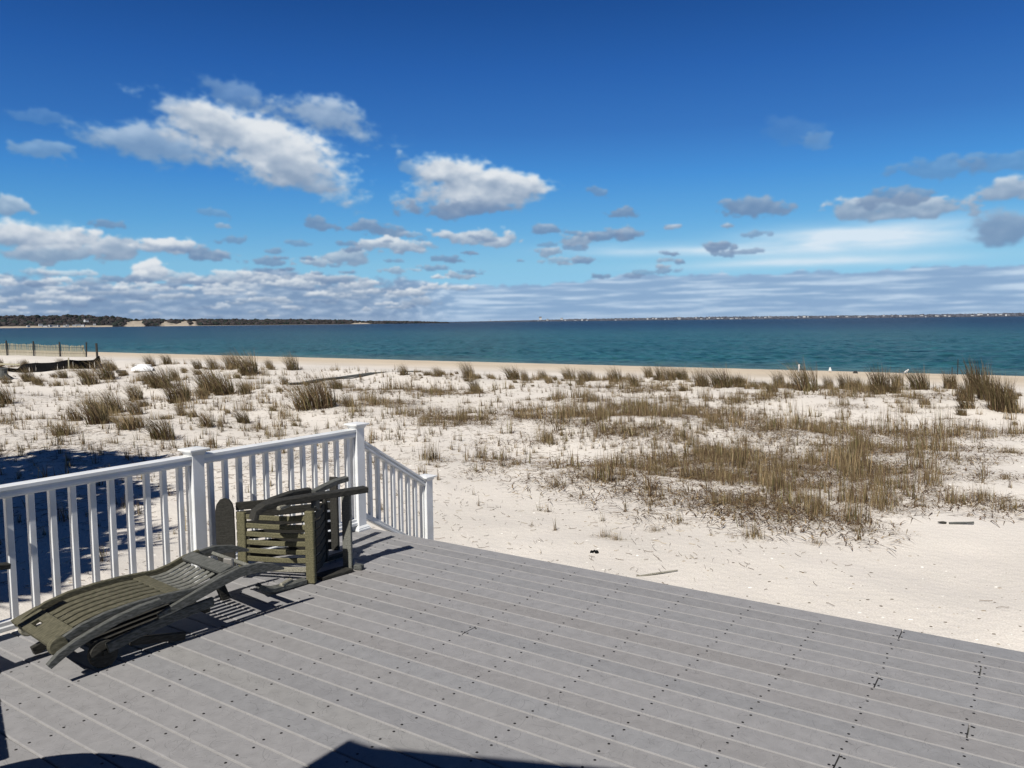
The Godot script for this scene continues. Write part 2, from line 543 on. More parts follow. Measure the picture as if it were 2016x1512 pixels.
func sand_tone(x: float, z: float) -> Color:
	var d := shore_d(x, z)
	var k := n_mid.get_noise_2d(x * 0.4 + 70.0, z * 0.4)
	var dry := Color(0.705, 0.665, 0.615)
	var beach := Color(0.62, 0.53, 0.415)
	var c := beach.lerp(dry, smooth(22.0, 34.0, d))
	var g := 1.0 + k * 0.13
	c = Color(c.r * g, c.g * g, c.b * g)
	var wet := 1.0 - smooth(0.2, 1.6 + k, d)
	return c.lerp(Color(0.16, 0.14, 0.11), wet)

func sea_y(x: float, z: float) -> float:
	var r := sqrt(x * x + z * z)
	var u := x * 0.82 + z * 0.57
	var w := -x * 0.57 + z * 0.82
	var fade := 1.0 - smooth(150.0, 420.0, r)
	var near := smooth(-1.0, -14.0, shore_d(x, z))
	return SEA + fade * (0.03 + 0.19 * near) * (n_mid.get_noise_2d(u * 0.5, w * 1.3) + 0.4 * n_big.get_noise_2d(u * 3.0, w * 7.0))

func sea_tone(x: float, z: float) -> Color:
	var d := -shore_d(x, z)
	var k := n_big.get_noise_2d(x * 0.22, z * 0.5)
	var shallow := Color(0.085, 0.155, 0.13)
	var teal := Color(0.032, 0.118, 0.122)
	var mid := Color(0.010, 0.048, 0.075)
	var deep := Color(0.002, 0.011, 0.032)
	var c := shallow.lerp(teal, smooth(0.0, 14.0, d + k * 6.0))
	c = c.lerp(mid, smooth(110.0, 330.0, d + k * 110.0))
	c = c.lerp(deep, smooth(240.0, 700.0, d + k * 160.0))
	var left := smooth(0.1, -0.6, x / maxf(1.0, -z)) # the bottom falls away on that side
	c = c.lerp(mid.lerp(deep, 0.35), left * smooth(10.0, 110.0, d) * 0.75)
	var g := 1.0 + k * 0.3 + 0.3 * n_mid.get_noise_2d((x * 0.82 + z * 0.57) * 0.16, (-x * 0.57 + z * 0.82) * 0.5)
	return Color(c.r * g, c.g * g, c.b * g)

func make_ground() -> void:
	n_big.noise_type = FastNoiseLite.TYPE_SIMPLEX_SMOOTH
	n_big.frequency = 0.11
	n_big.fractal_octaves = 2
	n_big.seed = 3
	n_mid.noise_type = FastNoiseLite.TYPE_SIMPLEX_SMOOTH
	n_mid.frequency = 0.42
	n_mid.fractal_octaves = 3
	n_mid.seed = 17
	var az := PackedFloat32Array()
	var a := -180.0
	while a <= 180.001:
		az.append(deg_to_rad(a))
		a += 0.22 if absf(a) < 46.0 else 4.0
	az[az.size() - 1] = PI
	polar("sand", 0.6, 420.0, 1.02, az, ground_y, sand_tone, M.sand)
	az = PackedFloat32Array()
	a = -62.0
	while a <= 75.0:
		az.append(deg_to_rad(a))
		a += 0.2
	polar("sea", 34.0, 9500.0, 1.0125, az, sea_y, sea_tone, M.sea)

# ---------------------------------------------------------------- deck
func make_deck() -> void:
	var base := Vector3(3.5, -0.8, 3.0)
	var deck := deck_thing("deck", "wide grey plank deck in the foreground with rows of dark screws", "deck", base)
	rng.seed = 11
	var x0 := -0.125
	var x1 := 9.0
	# boards that end on a joist inside the picture: board number -> where
	var ends := {0: 4.48, 5: 4.475, 11: 4.47, 2: 4.915, 7: 4.915, 9: 2.26, 17: 6.2, 14: 0.93, 21: 3.6}
	for k in 42:
		var z0 := -0.143 if k == 0 else 0.03 + 0.1502 * (k - 1)
		var z1 := 0.03 + 0.1502 * k
		var cuts := [x0, x1]
		if ends.has(k): cuts = [x0, ends[k] - 0.003, ends[k] + 0.004, x1]
		for c in range(0, cuts.size(), 2):
			var st := begin()
			var tone := rng.randf_range(0.89, 1.07)
			var warm := rng.randf_range(-0.02, 0.025)
			var face := Color(tone * (1.0 + warm), tone, tone * (1.0 - warm))
			var lip := Color(1.03, 1.03, 1.02)
			var a: float = cuts[c]
			var b: float = cuts[c + 1]
			var za := z0 + 0.0015
			var zb := z1 - 0.0015
			# across the board: back lip, top, wide worn front lip, side faces, underside
			var row := [Vector2(za, -0.025), Vector2(za, -0.005), Vector2(za + 0.004, 0.0), Vector2(zb - 0.0085, 0.0), Vector2(zb - 0.0025, -0.0025), Vector2(zb, -0.010), Vector2(zb, -0.025)]
			for i in row.size() - 1:
				st.set_color(lip if i == 3 or i == 4 else face)
				var p: Vector2 = row[i]
				var q: Vector2 = row[i + 1]
				var out := Vector3(0, q.x - p.x, -(q.y - p.y))
				quad(st, Vector3(a, p.y, p.x), Vector3(b, p.y, p.x), Vector3(b, q.y, q.x), Vector3(a, q.y, q.x), out)
			st.set_color(face)
			for e in [a, b]:
				var out := Vector3(-1 if e == a else 1, 0, 0)
				for i in range(1, row.size() - 1):
					tri(st, Vector3(e, row[0].y, row[0].x), Vector3(e, row[i].y, row[i].x), Vector3(e, row[i + 1].y, row[i + 1].x), out)
			quad(st, Vector3(a, -0.025, za), Vector3(b, -0.025, za), Vector3(b, -0.025, zb), Vector3(a, -0.025, zb), Vector3.DOWN)
			part("plank", st.commit(), M.deck_board, deck)
	# screws
	var st := begin()
	for j in range(-10, 10):
		var x := 4.913 + 0.4425 * j
		if x < 0.0 or x > 8.9: continue
		for k in 42:
			var z := 0.03 + 0.1502 * k
			for s in [-0.036, 0.030]:
				var px := x + rng.randf_range(-0.008, 0.008) + (0.006 if s > 0 else -0.006)
				var pz: float = z + s + rng.randf_range(-0.005, 0.005)
				lathe(st, Vector3(px, -0.001, pz), Vector3.UP, [Vector2(0.0074, 0.0), Vector2(0.0068, 0.0022), Vector2(0.0, 0.0026)], 6)
			if ends.has(k) and absf(ends[k] - x) < 0.02:
				for s in [-0.115, -0.03]:
					for t in [-0.022, 0.022]:
						lathe(st, Vector3(x + t, -0.001, z + s), Vector3.UP, [Vector2(0.0074, 0.0), Vector2(0.0068, 0.0022), Vector2(0.0, 0.0026)], 6)
	part("screw", st.commit(), M.screw, deck, "stuff")
	# what carries it
	for z in [-0.115, 3.0, 5.9]:
		st = begin()
		abox(st, Vector3(x0 + 0.03, -0.22, z), Vector3(x1 - 0.03, -0.0255, z + 0.04), 0.002)
		part("beam", st.commit(), M.wood_grey, deck)
	for j in range(-10, 10):
		var x := 4.913 + 0.4425 * j
		if x < 0.0 or x > 8.9: continue
		st = begin()
		abox(st, Vector3(x - 0.019, -0.21, -0.072), Vector3(x + 0.019, -0.0258, 2.997), 0.002)
		part("joist", st.commit(), M.wood_grey, deck)
	for x in [0.1, 3.0, 6.0, 8.8]:
		for z in [-0.05, 3.09]:
			st = begin()
			abox(st, Vector3(x - 0.05, -1.2, z - 0.02), Vector3(x + 0.05, -0.222, z + 0.08), 0.003)
			part("support_post", st.commit(), M.wood_grey, deck)
	# steps down to the sand beyond the deck's far edge
	var steps := deck_thing("deck_steps", "grey steps going down from the far edge of the deck to the sand", "steps", Vector3(0.6, -0.85, -0.6))
	for i in 3:
		st = begin()
		abox(st, Vector3(-0.02, -0.19 * (i + 1) - 0.03, -0.15 - 0.29 * (i + 1) + 0.01), Vector3(1.3, -0.19 * (i + 1), -0.15 - 0.29 * i), 0.004)
		part("tread", st.commit(), M.wood_grey, steps)
	for x in [0.02, 1.26]:
		st = begin()
		bar(st, [Vector3(x, -0.2, -0.17), Vector3(x, -0.82, -1.05)], Vector3.RIGHT, 0.035, 0.16)
		part("stringer", st.commit(), M.wood_grey, steps)

# ---------------------------------------------------------------- railing
func rail_top_profile() -> PackedVector2Array:
	return PackedVector2Array([Vector2(-0.034, -0.036), Vector2(0.034, -0.036), Vector2(0.041, -0.026), Vector2(0.041, -0.012), Vector2(0.032, 0.006), Vector2(0.047, 0.012), Vector2(0.047, 0.033), Vector2(0.040, 0.037), Vector2(-0.040, 0.037), Vector2(-0.047, 0.033), Vector2(-0.047, 0.012), Vector2(-0.032, 0.006), Vector2(-0.041, -0.012), Vector2(-0.041, -0.026)])

func rail_low_profile() -> PackedVector2Array:
	return PackedVector2Array([Vector2(-0.030, -0.03), Vector2(0.030, -0.03), Vector2(0.034, -0.024), Vector2(0.034, -0.004), Vector2(0.026, 0.004), Vector2(0.026, 0.026), Vector2(0.022, 0.03), Vector2(-0.022, 0.03), Vector2(-0.026, 0.026), Vector2(-0.026, 0.004), Vector2(-0.034, -0.004), Vector2(-0.034, -0.024)])

func ring_stack(st: SurfaceTool, at: Vector3, rows: Array) -> void: # square rings (half width, height)
	for i in rows.size() - 1:
		for s in 4:
			var a := Basis(Vector3.UP, s * PI / 2)
			var r0: float = rows[i].x
			var r1: float = rows[i + 1].x
			var y0: float = rows[i].y
			var y1: float = rows[i + 1].y
			var out: Vector3 = a * Vector3(absf(y1 - y0) + 0.0001, (r0 - r1) * (1.0 if y1 >= y0 else -1.0), 0)
			if absf(y1 - y0) < 1e-6: out = Vector3.DOWN if r1 > r0 else Vector3.UP
			quad(st, at + a * Vector3(r0, y0, -r0), at + a * Vector3(r0, y0, r0), at + a * Vector3(r1, y1, r1), at + a * Vector3(r1, y1, -r1), out)

func rail_post(parent: Node, x: float, z: float, y0: float, top: float, trim := true) -> void:
	var st := begin()
	abox(st, Vector3(x - 0.05, y0, z - 0.05), Vector3(x + 0.05, top - 0.045, z + 0.05), 0.004)
	var p := part("post", st.commit(), M.vinyl, parent)
	st = begin()
	ring_stack(st, Vector3(x, 0, z), [Vector2(0.0515, top - 0.056), Vector2(0.0555, top - 0.050), Vector2(0.062, top - 0.036), Vector2(0.074, top - 0.026), Vector2(0.082, top - 0.024), Vector2(0.082, top - 0.013), Vector2(0.076, top - 0.010), Vector2(0.0, top)])
	part("post_cap", st.commit(), M.vinyl, p)
	if trim:
		st = begin()
		ring_stack(st, Vector3(x, 0, z), [Vector2(0.075, y0 + 0.001), Vector2(0.075, y0 + 0.014), Vector2(0.069, y0 + 0.020), Vector2(0.069, y0 + 0.028), Vector2(0.056, y0 + 0.042), Vector2(0.0512, y0 + 0.046)])
		part("base_trim", st.commit(), M.vinyl, p)

func baluster(parent: Node, x: float, z: float, y0: float, y1: float) -> void:
	var st := begin()
	abox(st, Vector3(x - 0.019, y0, z - 0.019), Vector3(x + 0.019, y1, z + 0.019), 0.003)
	part("baluster", st.commit(), M.vinyl, parent)

func make_railings() -> void:
	var xc := -0.05
	var rail := deck_thing("deck_railing", "white vinyl railing with square balusters along the left side of the deck", "railing", Vector3(xc, 0, 1.6))
	for z in [-0.05, 1.61, 3.27]:
		rail_post(rail, xc, z, 0.0005, 0.997)
	for s in [0.0, 1.66]:
		var st := begin()
		sweep(st, [Vector3(xc, 0.903, s), Vector3(xc, 0.903, s + 1.56)], Vector3.RIGHT, rail_top_profile())
		part("top_rail", st.commit(), M.vinyl, rail)
		st = begin()
		sweep(st, [Vector3(xc, 0.082, s), Vector3(xc, 0.082, s + 1.56)], Vector3.RIGHT, rail_low_profile())
		part("bottom_rail", st.commit(), M.vinyl, rail)
		for k in 12:
			baluster(rail, xc, s + 0.078 + 0.1276 * k, 0.11, 0.87)
		for z in [s + 0.010, s + 1.550]:
			var hb := begin()
			abox(hb, Vector3(xc - 0.019, 0.112, z - 0.0095), Vector3(xc + 0.019, 0.867, z + 0.0095), 0.002)
			part("baluster", hb.commit(), M.vinyl, rail)
	# along the steps
	var stairs := deck_thing("stair_railing", "short white railing sloping down beside the steps at the deck corner", "railing", Vector3(xc, -0.8, -0.6))
	rail_post(stairs, xc, -1.0, -0.9, 0.352, false)
	var a := Vector3(xc, 0.79, -0.1)
	var b := Vector3(xc, 0.79 - 0.6 * 0.85, -0.95)
	var st := begin()
	sweep(st, [a, b], Vector3.RIGHT, rail_top_profile(), [], true)
	part("top_rail", st.commit(), M.vinyl, stairs)
	st = begin()
	sweep(st, [a - Vector3(0, 0.665, 0), b - Vector3(0, 0.665, 0)], Vector3.RIGHT, rail_low_profile(), [], true)
	part("bottom_rail", st.commit(), M.vinyl, stairs)
	for k in 7:
		var z := -0.2 - 0.1045 * k
		var y := 0.79 + 0.6 * (z + 0.1)
		baluster(stairs, xc, z, y - 0.64, y - 0.028)
	for z in [-0.1105, -0.9395]:
		var y: float = 0.79 + 0.6 * (z + 0.1)
		st = begin()
		abox(st, Vector3(xc - 0.019, y - 0.64, z - 0.0095), Vector3(xc + 0.019, y - 0.03, z + 0.0095), 0.002)
		part("baluster", st.commit(), M.vinyl, stairs)

# ---------------------------------------------------------------- wooden furniture
func add_bar(parent: Node, called: String, m: Material, path: Array, side: Vector3, w: float, h: float, scales := []) -> MeshInstance3D:
	var st := begin()
	bar(st, path, side, w, h, scales)
	return part(called, st.commit(), m, parent)

func make_lounger() -> void:
	var o := deck_thing("deck_lounger", "weathered wooden steamer lounger folded flat along the white railing", "lounger", Vector3(0.67, 0, 2.45))
	o.rotation.y = deg_to_rad(DECK_TURN - 6.0)
	var X := Vector3.RIGHT
	# height of the slats along the lounger
	var hump := [Vector2(1.95, 0.380), Vector2(2.05, 0.362), Vector2(2.13, 0.335), Vector2(2.22, 0.306), Vector2(2.30, 0.298), Vector2(2.40, 0.305), Vector2(2.52, 0.312), Vector2(2.70, 0.308), Vector2(2.85, 0.292), Vector2(2.95, 0.262), Vector2(3.10, 0.205)]
	for k in 6:
		var x := 0.495 + 0.070 * k
		var path := []
		for z in [2.95, 2.87, 2.78, 2.65, 2.52, 2.43]: path.append(Vector3(x, curve(hump, z), z))
		add_bar(o, "slat", M.wood_moss, path, X, 0.045, 0.014)
	for k in 7:
		var x := 0.49 + 0.059 * k
		var path := []
		for z in [2.34, 2.29, 2.23, 2.17, 2.11]: path.append(Vector3(x, curve(hump, z) + 0.002, z))
		add_bar(o, "slat", M.wood_silver, path, X, 0.036, 0.012)
	for e in [[0.425, "wood_moss", 0.0], [0.92, "wood_grey", -0.012]]:
		var path := []
		for z in [3.09, 3.02, 2.92, 2.8, 2.65, 2.5, 2.38, 2.28, 2.18, 2.08, 1.98]: path.append(Vector3(e[0], curve(hump, z) + e[2], z))
		add_bar(o, "side_rail", M[e[1]], path, X, 0.024, 0.060, [0.35, 0.75, 1, 1, 1, 1, 1, 0.9, 0.85, 0.8, 0.6])
	# the end board with its hand hole, built round the hole
	var tilt := Basis(X, 0.33)
	var mid := Vector3(0.672, 0.236, 3.02)
	var st := begin()
	for e in [[-0.228, -0.04, -0.072, 0.072], [0.04, 0.228, -0.072, 0.072], [-0.0398, 0.0398, -0.072, -0.015], [-0.0398, 0.0398, 0.026, 0.072]]:
		cbox(st, Transform3D(tilt, mid + tilt * Vector3((e[0] + e[1]) * 0.5 - 0.08, 0, (e[2] + e[3]) * 0.5)), Vector3(e[1] - e[0], 0.022, e[3] - e[2]), 0.002)
	cbox(st, Transform3D(tilt, mid + Vector3(0.187, 0, 0)), Vector3(0.078, 0.022, 0.144), 0.002)
	part("end_board", st.commit(), M.wood_moss, o)
	st = begin()
	cbox(st, Transform3D(Basis(), Vector3(0.672, 0.300, 2.385)), Vector3(0.468, 0.024, 0.085))
	part("cross_board", st.commit(), M.wood_moss, o)
	st = begin()
	cbox(st, Transform3D(Basis(X, 0.3), Vector3(0.672, 0.368, 2.06)), Vector3(0.50, 0.024, 0.085))
	part("end_board", st.commit(), M.wood_grey, o)
	st = begin()
	cbox(st, Transform3D(Basis(X, -0.6), Vector3(0.69, 0.335, 1.87)), Vector3(0.47, 0.022, 0.085))
	part("cross_board", st.commit(), M.wood_silver, o)
	st = begin()
	cbox(st, Transform3D(Basis(Vector3.UP, 0.4), Vector3(0.84, 0.385, 2.0)), Vector3(0.07, 0.06, 0.025), 0.008)
	part("hinge_plate", st.commit(), M.metal, o)
	# curved arms at the head end
	add_bar(o, "arm", M.wood_grey, [Vector3(0.955, 0.215, 2.52), Vector3(0.955, 0.245, 2.40), Vector3(0.956, 0.283, 2.26), Vector3(0.957, 0.322, 2.12), Vector3(0.957, 0.347, 2.00), Vector3(0.957, 0.345, 1.88), Vector3(0.956, 0.322, 1.77), Vector3(0.955, 0.292, 1.68)], X, 0.026, 0.064, [0.5, 0.8, 0.95, 1, 1, 1, 0.8, 0.2])
	add_bar(o, "arm", M.wood_grey, [Vector3(0.40, 0.31, 2.10), Vector3(0.40, 0.345, 1.98), Vector3(0.40, 0.355, 1.86), Vector3(0.40, 0.335, 1.72), Vector3(0.40, 0.295, 1.60)], X, 0.026, 0.062, [0.8, 1, 1, 0.8, 0.3])
	# folded legs
	add_bar(o, "leg", M.wood_grey, [Vector3(0.965, 0.125, 3.11), Vector3(0.965, 0.168, 3.05), Vector3(0.965, 0.205, 2.97), Vector3(0.966, 0.238, 2.87), Vector3(0.966, 0.272, 2.75), Vector3(0.967, 0.295, 2.62), Vector3(0.967, 0.306, 2.51)], X, 0.032, 0.047, [0.7, 1, 1, 1, 1, 1, 0.8])
	add_bar(o, "leg", M.wood_grey, [Vector3(0.935, 0.115, 2.80), Vector3(0.935, 0.150, 2.63), Vector3(0.936, 0.182, 2.42), Vector3(0.937, 0.202, 2.17)], X, 0.03, 0.058)
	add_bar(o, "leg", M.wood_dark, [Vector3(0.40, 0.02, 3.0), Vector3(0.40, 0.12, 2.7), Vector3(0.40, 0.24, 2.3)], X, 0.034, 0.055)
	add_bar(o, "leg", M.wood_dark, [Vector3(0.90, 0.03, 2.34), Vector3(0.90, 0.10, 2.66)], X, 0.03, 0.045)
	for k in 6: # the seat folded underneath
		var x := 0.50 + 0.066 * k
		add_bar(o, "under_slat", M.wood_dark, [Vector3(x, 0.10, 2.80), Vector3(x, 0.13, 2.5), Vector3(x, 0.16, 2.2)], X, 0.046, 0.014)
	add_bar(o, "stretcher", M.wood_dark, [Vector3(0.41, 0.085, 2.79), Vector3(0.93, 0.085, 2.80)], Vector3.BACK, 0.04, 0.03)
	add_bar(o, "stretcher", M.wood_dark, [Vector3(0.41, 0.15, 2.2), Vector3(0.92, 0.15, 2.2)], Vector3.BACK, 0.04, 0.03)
	for x in [0.43]:
		add_bar(o, "back_leg", M.wood_dark, [Vector3(x, 0.0, 1.80), Vector3(x, 0.16, 1.86), Vector3(x, 0.30, 1.96)], X, 0.034, 0.06)
	for e in [[Vector3(0.925, 0.205, 3.045), 0.05, "wood_moss"], [Vector3(0.405, 0.165, 3.02), 0.045, "wood_pale"], [Vector3(0.90, 0.078, 2.81), 0.078, "wood_dark"], [Vector3(0.42, 0.078, 2.81), 0.078, "wood_dark"]]:
		st = begin()
		var r: float = e[1]
		lathe(st, e[0] - Vector3(0.02, 0, 0), Vector3(1, 0.08, 0.05), [Vector2(0, 0), Vector2(r - 0.006, 0), Vector2(r, 0.006), Vector2(r, 0.036), Vector2(r - 0.006, 0.042), Vector2(0, 0.042)], 18)
		part("foot", st.commit(), M[e[2]], o)

func make_tipped_chair() -> void:
	var o := deck_thing("folding_armchair", "weathered slatted wooden armchair tipped over on its side by the corner post", "chair", Vector3(0.6, 0, 1.2))
	var U := Vector3.UP
	# seat frame, standing on edge and facing the light
	var a := Vector3(0.755, 0, 1.235)
	var b := Vector3(0.235, 0, 1.43)
	var d := (b - a).normalized()
	var f := Vector3(d.z, 0, -d.x)
	if f.z < 0: f = -f
	var frame := Basis(d, U, d.cross(U))
	var st := begin()
	cbox(st, Transform3D(frame, a + U * 0.272), Vector3(0.07, 0.535, 0.036), 0.006)
	part("seat_rail", st.commit(), M.wood_green, o)
	st = begin()
	cbox(st, Transform3D(frame, b + U * 0.272), Vector3(0.07, 0.47, 0.036), 0.006)
	part("seat_rail", st.commit(), M.wood_green, o)
	for y in [0.482, 0.417, 0.354, 0.292, 0.230, 0.168, 0.100]:
		var path := []
		for t in [0.0, 0.25, 0.5, 0.75, 1.0]:
			path.append(a.lerp(b, 0.06 + 0.88 * t) + U * (y - 0.010 * sin(PI * t) - 0.01 * t) - f * (0.004 + 0.014 * sin(PI * t)))
		add_bar(o, "slat", M.wood_green if y > 0.12 else M.wood_pale, path, U, 0.038, 0.014)
	# backrest, turned away
	var c := Vector3(0.745, 0, 1.19)
	var e := Vector3(0.47, 0, 0.83)
	var db := (e - c).normalized()
	var fb := Basis(db, U, db.cross(U))
	st = begin()
	cbox(st, Transform3D(fb, e + U * 0.27), Vector3(0.06, 0.5, 0.034), 0.006)
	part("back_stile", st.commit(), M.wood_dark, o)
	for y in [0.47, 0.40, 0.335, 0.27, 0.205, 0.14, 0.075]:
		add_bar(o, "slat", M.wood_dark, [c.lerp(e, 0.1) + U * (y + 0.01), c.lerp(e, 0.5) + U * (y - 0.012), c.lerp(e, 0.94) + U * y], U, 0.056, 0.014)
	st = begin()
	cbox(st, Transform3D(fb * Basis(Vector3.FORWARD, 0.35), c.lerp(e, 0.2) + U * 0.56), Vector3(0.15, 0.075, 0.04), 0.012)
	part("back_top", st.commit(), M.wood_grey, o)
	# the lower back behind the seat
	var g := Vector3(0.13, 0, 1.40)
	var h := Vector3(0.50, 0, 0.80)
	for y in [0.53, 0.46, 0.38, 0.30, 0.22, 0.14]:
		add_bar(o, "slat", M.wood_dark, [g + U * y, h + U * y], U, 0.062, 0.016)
	# arms: one above, one on the boards
	var top := [Vector3(0.655, 0.55, 1.645), Vector3(0.64, 0.595, 1.615), Vector3(0.645, 0.622, 1.55), Vector3(0.665, 0.632, 1.42), Vector3(0.71, 0.628, 1.2), Vector3(0.765, 0.62, 0.95), Vector3(0.815, 0.614, 0.72)]
	st = begin()
	bar(st, top, Vector3(0.95, 0, 0.3), 0.09, 0.042)
	part("arm", st.commit(), M.wood_dark, o)
	add_bar(o, "arm_edge", M.wood_dark, [Vector3(0.58, 0.60, 1.55), Vector3(0.56, 0.63, 1.4), Vector3(0.555, 0.645, 1.22), Vector3(0.565, 0.64, 1.06)], Vector3(0.95, 0, 0.3), 0.07, 0.036)
	add_bar(o, "arm", M.wood_grey, [Vector3(0.70, 0.10, 1.66), Vector3(0.685, 0.065, 1.62), Vector3(0.69, 0.035, 1.54), Vector3(0.70, 0.026, 1.42), Vector3(0.715, 0.024, 1.26)], Vector3(0.95, 0, 0.3), 0.07, 0.032)
	for y in [0.603, 0.05]:
		st = begin()
		cbox(st, Transform3D(Basis(U, 0.3), Vector3(0.70, y, 1.42)), Vector3(0.035, 0.03, 0.13), 0.01)
		part("arm_bracket", st.commit(), M.wood_pale, o)
	st = begin()
	cbox(st, Transform3D(Basis(U, 0.3), Vector3(0.81, 0.022, 0.81)), Vector3(0.07, 0.04, 0.05), 0.006)
	part("arm_end", st.commit(), M.wood_grey, o)
	add_bar(o, "side_rail", M.wood_dark, [Vector3(0.72, 0.016, 1.15), Vector3(0.76, 0.016, 0.88)], Vector3(1, 0, 0), 0.13, 0.024)
	# legs sticking out
	add_bar(o, "leg", M.wood_grey, [Vector3(0.46, 0.585, 0.93), Vector3(0.455, 0.607, 0.82), Vector3(0.455, 0.628, 0.70), Vector3(0.46, 0.635, 0.58)], Vector3(1, 0, 0.1), 0.06, 0.04)
	add_bar(o, "leg", M.wood_dark, [Vector3(0.46, 0.03, 0.95), Vector3(0.46, 0.026, 0.6)], Vector3(1, 0, 0.1), 0.05, 0.03)
	for e2 in [[Vector3(0.725, 0.0, 0.84), 0.592, 0.075, "wood_silver"], [Vector3(0.255, 0.0, 0.53), 0.62, 0.07, "wood_dark"]]:
		st = begin()
		cbox(st, Transform3D(Basis(U, 0.3), e2[0] + U * e2[1] * 0.5), Vector3(e2[2], e2[1], 0.03), 0.005)
		part("stretcher", st.commit(), M[e2[3]], o)
	# the leg board with a rounded top at the left
	st = begin()
	var lb := Vector3(0.135, 0, 1.5)
	var along := Vector3(0.72, 0, -0.69)
	var outw := Vector3(0.69, 0, 0.72)
	var ring := []
	for p in [Vector2(-0.058, 0.0), Vector2(0.058, 0.0), Vector2(0.066, 0.3), Vector2(0.065, 0.52), Vector2(0.055, 0.57), Vector2(0.033, 0.602), Vector2(0.0, 0.612), Vector2(-0.033, 0.602), Vector2(-0.055, 0.57), Vector2(-0.065, 0.52), Vector2(-0.066, 0.3)]:
		ring.append(lb + along * p.x + U * p.y)
	for i in ring.size():
		var p: Vector3 = ring[i]
		var q: Vector3 = ring[(i + 1) % ring.size()]
		quad(st, p + outw * 0.017, q + outw * 0.017, q - outw * 0.017, p - outw * 0.017, (p + q) * 0.5 - (lb + U * 0.3))
		tri(st, lb + U * 0.3 + outw * 0.017, p + outw * 0.017, q + outw * 0.017, outw)
		tri(st, lb + U * 0.3 - outw * 0.017, p - outw * 0.017, q - outw * 0.017, -outw)
	part("leg_board", st.commit(), M.wood_dark, o)

# an armchair of the same set, upright: seat height 0.42, facing -z of its own axes
func make_upright_chair(at: Vector3, turn: float, label: String) -> Node3D:
	org = Vector3.ZERO
	var o := thing("upright_armchair", label, "chair", deck_point(at), deg_to_rad(DECK_TURN) + turn)
	var X := Vector3.RIGHT
	for k in 7:
		var x := -0.19 + 0.0635 * k
		add_bar(o, "slat", M.wood_green, [Vector3(x, 0.425, -0.22), Vector3(x, 0.41, 0.0), Vector3(x, 0.39, 0.22)], X, 0.045, 0.015)
		add_bar(o, "slat", M.wood_green, [Vector3(x, 0.44, 0.26), Vector3(x, 0.7, 0.33), Vector3(x, 0.92, 0.42)], X, 0.045, 0.015)
	for s in [-1.0, 1.0]:
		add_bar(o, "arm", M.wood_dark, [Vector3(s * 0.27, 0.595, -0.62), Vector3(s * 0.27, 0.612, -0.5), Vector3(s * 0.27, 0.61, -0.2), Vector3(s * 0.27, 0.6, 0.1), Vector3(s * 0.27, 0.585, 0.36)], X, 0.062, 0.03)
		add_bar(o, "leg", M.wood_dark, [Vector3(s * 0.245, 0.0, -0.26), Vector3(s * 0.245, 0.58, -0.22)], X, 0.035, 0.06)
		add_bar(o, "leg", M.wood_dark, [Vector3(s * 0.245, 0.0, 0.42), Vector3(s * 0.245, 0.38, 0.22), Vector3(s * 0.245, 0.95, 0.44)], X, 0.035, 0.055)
	for e in [Vector3(0, 0.40, -0.25), Vector3(0, 0.37, 0.24), Vector3(0, 0.93, 0.44), Vector3(0, 0.2, 0.3)]:
		add_bar(o, "cross_rail", M.wood_dark, [e - X * 0.24, e + X * 0.24], Vector3.UP, 0.06, 0.025)
	return o

func make_table() -> void:
	var o := deck_thing("patio_table", "round patio table outside the left edge, casting the curved shadow", "table", Vector3(2.13, 0, 4.56))
	var st := begin()
	lathe(st, Vector3(2.13, 0.71, 4.56), Vector3.UP, [Vector2(0, 0), Vector2(0.6, 0), Vector2(0.62, 0.008), Vector2(0.62, 0.024), Vector2(0.61, 0.032), Vector2(0, 0.032)], 48)
	part("table_top", st.commit(), M.wood_grey, o)
	for a in 4:
		var p := Vector3(2.13, 0, 4.56) + Vector3(cos(a * PI / 2 + 0.6), 0, sin(a * PI / 2 + 0.6)) * 0.42
		st = begin()
		abox(st, p - Vector3(0.03, 0, 0.03), p + Vector3(0.03, 0.708, 0.03))
		part("leg", st.commit(), M.wood_grey, o)

func make_side_table() -> void:
	org = Vector3.ZERO
	var o := thing("side_table", "low square wooden side table outside the left edge, beside the round table", "table", deck_point(Vector3(1.054, 0, 4.15)), deg_to_rad(DECK_TURN - 20.0))
	for k in 7:
		var st := begin()
		abox(st, Vector3(-0.35 + 0.1 * k, 0.425, -0.3), Vector3(-0.253 + 0.1 * k, 0.447, 0.3))
		part("slat", st.commit(), M.wood_green, o)
	for sx in [-1.0, 1.0]:
		for sz in [-1.0, 1.0]:
			var st := begin()
			abox(st, Vector3(sx * 0.25 - 0.025, 0, sz * 0.24 - 0.025), Vector3(sx * 0.25 + 0.025, 0.423, sz * 0.24 + 0.025))
			part("leg", st.commit(), M.wood_green, o)

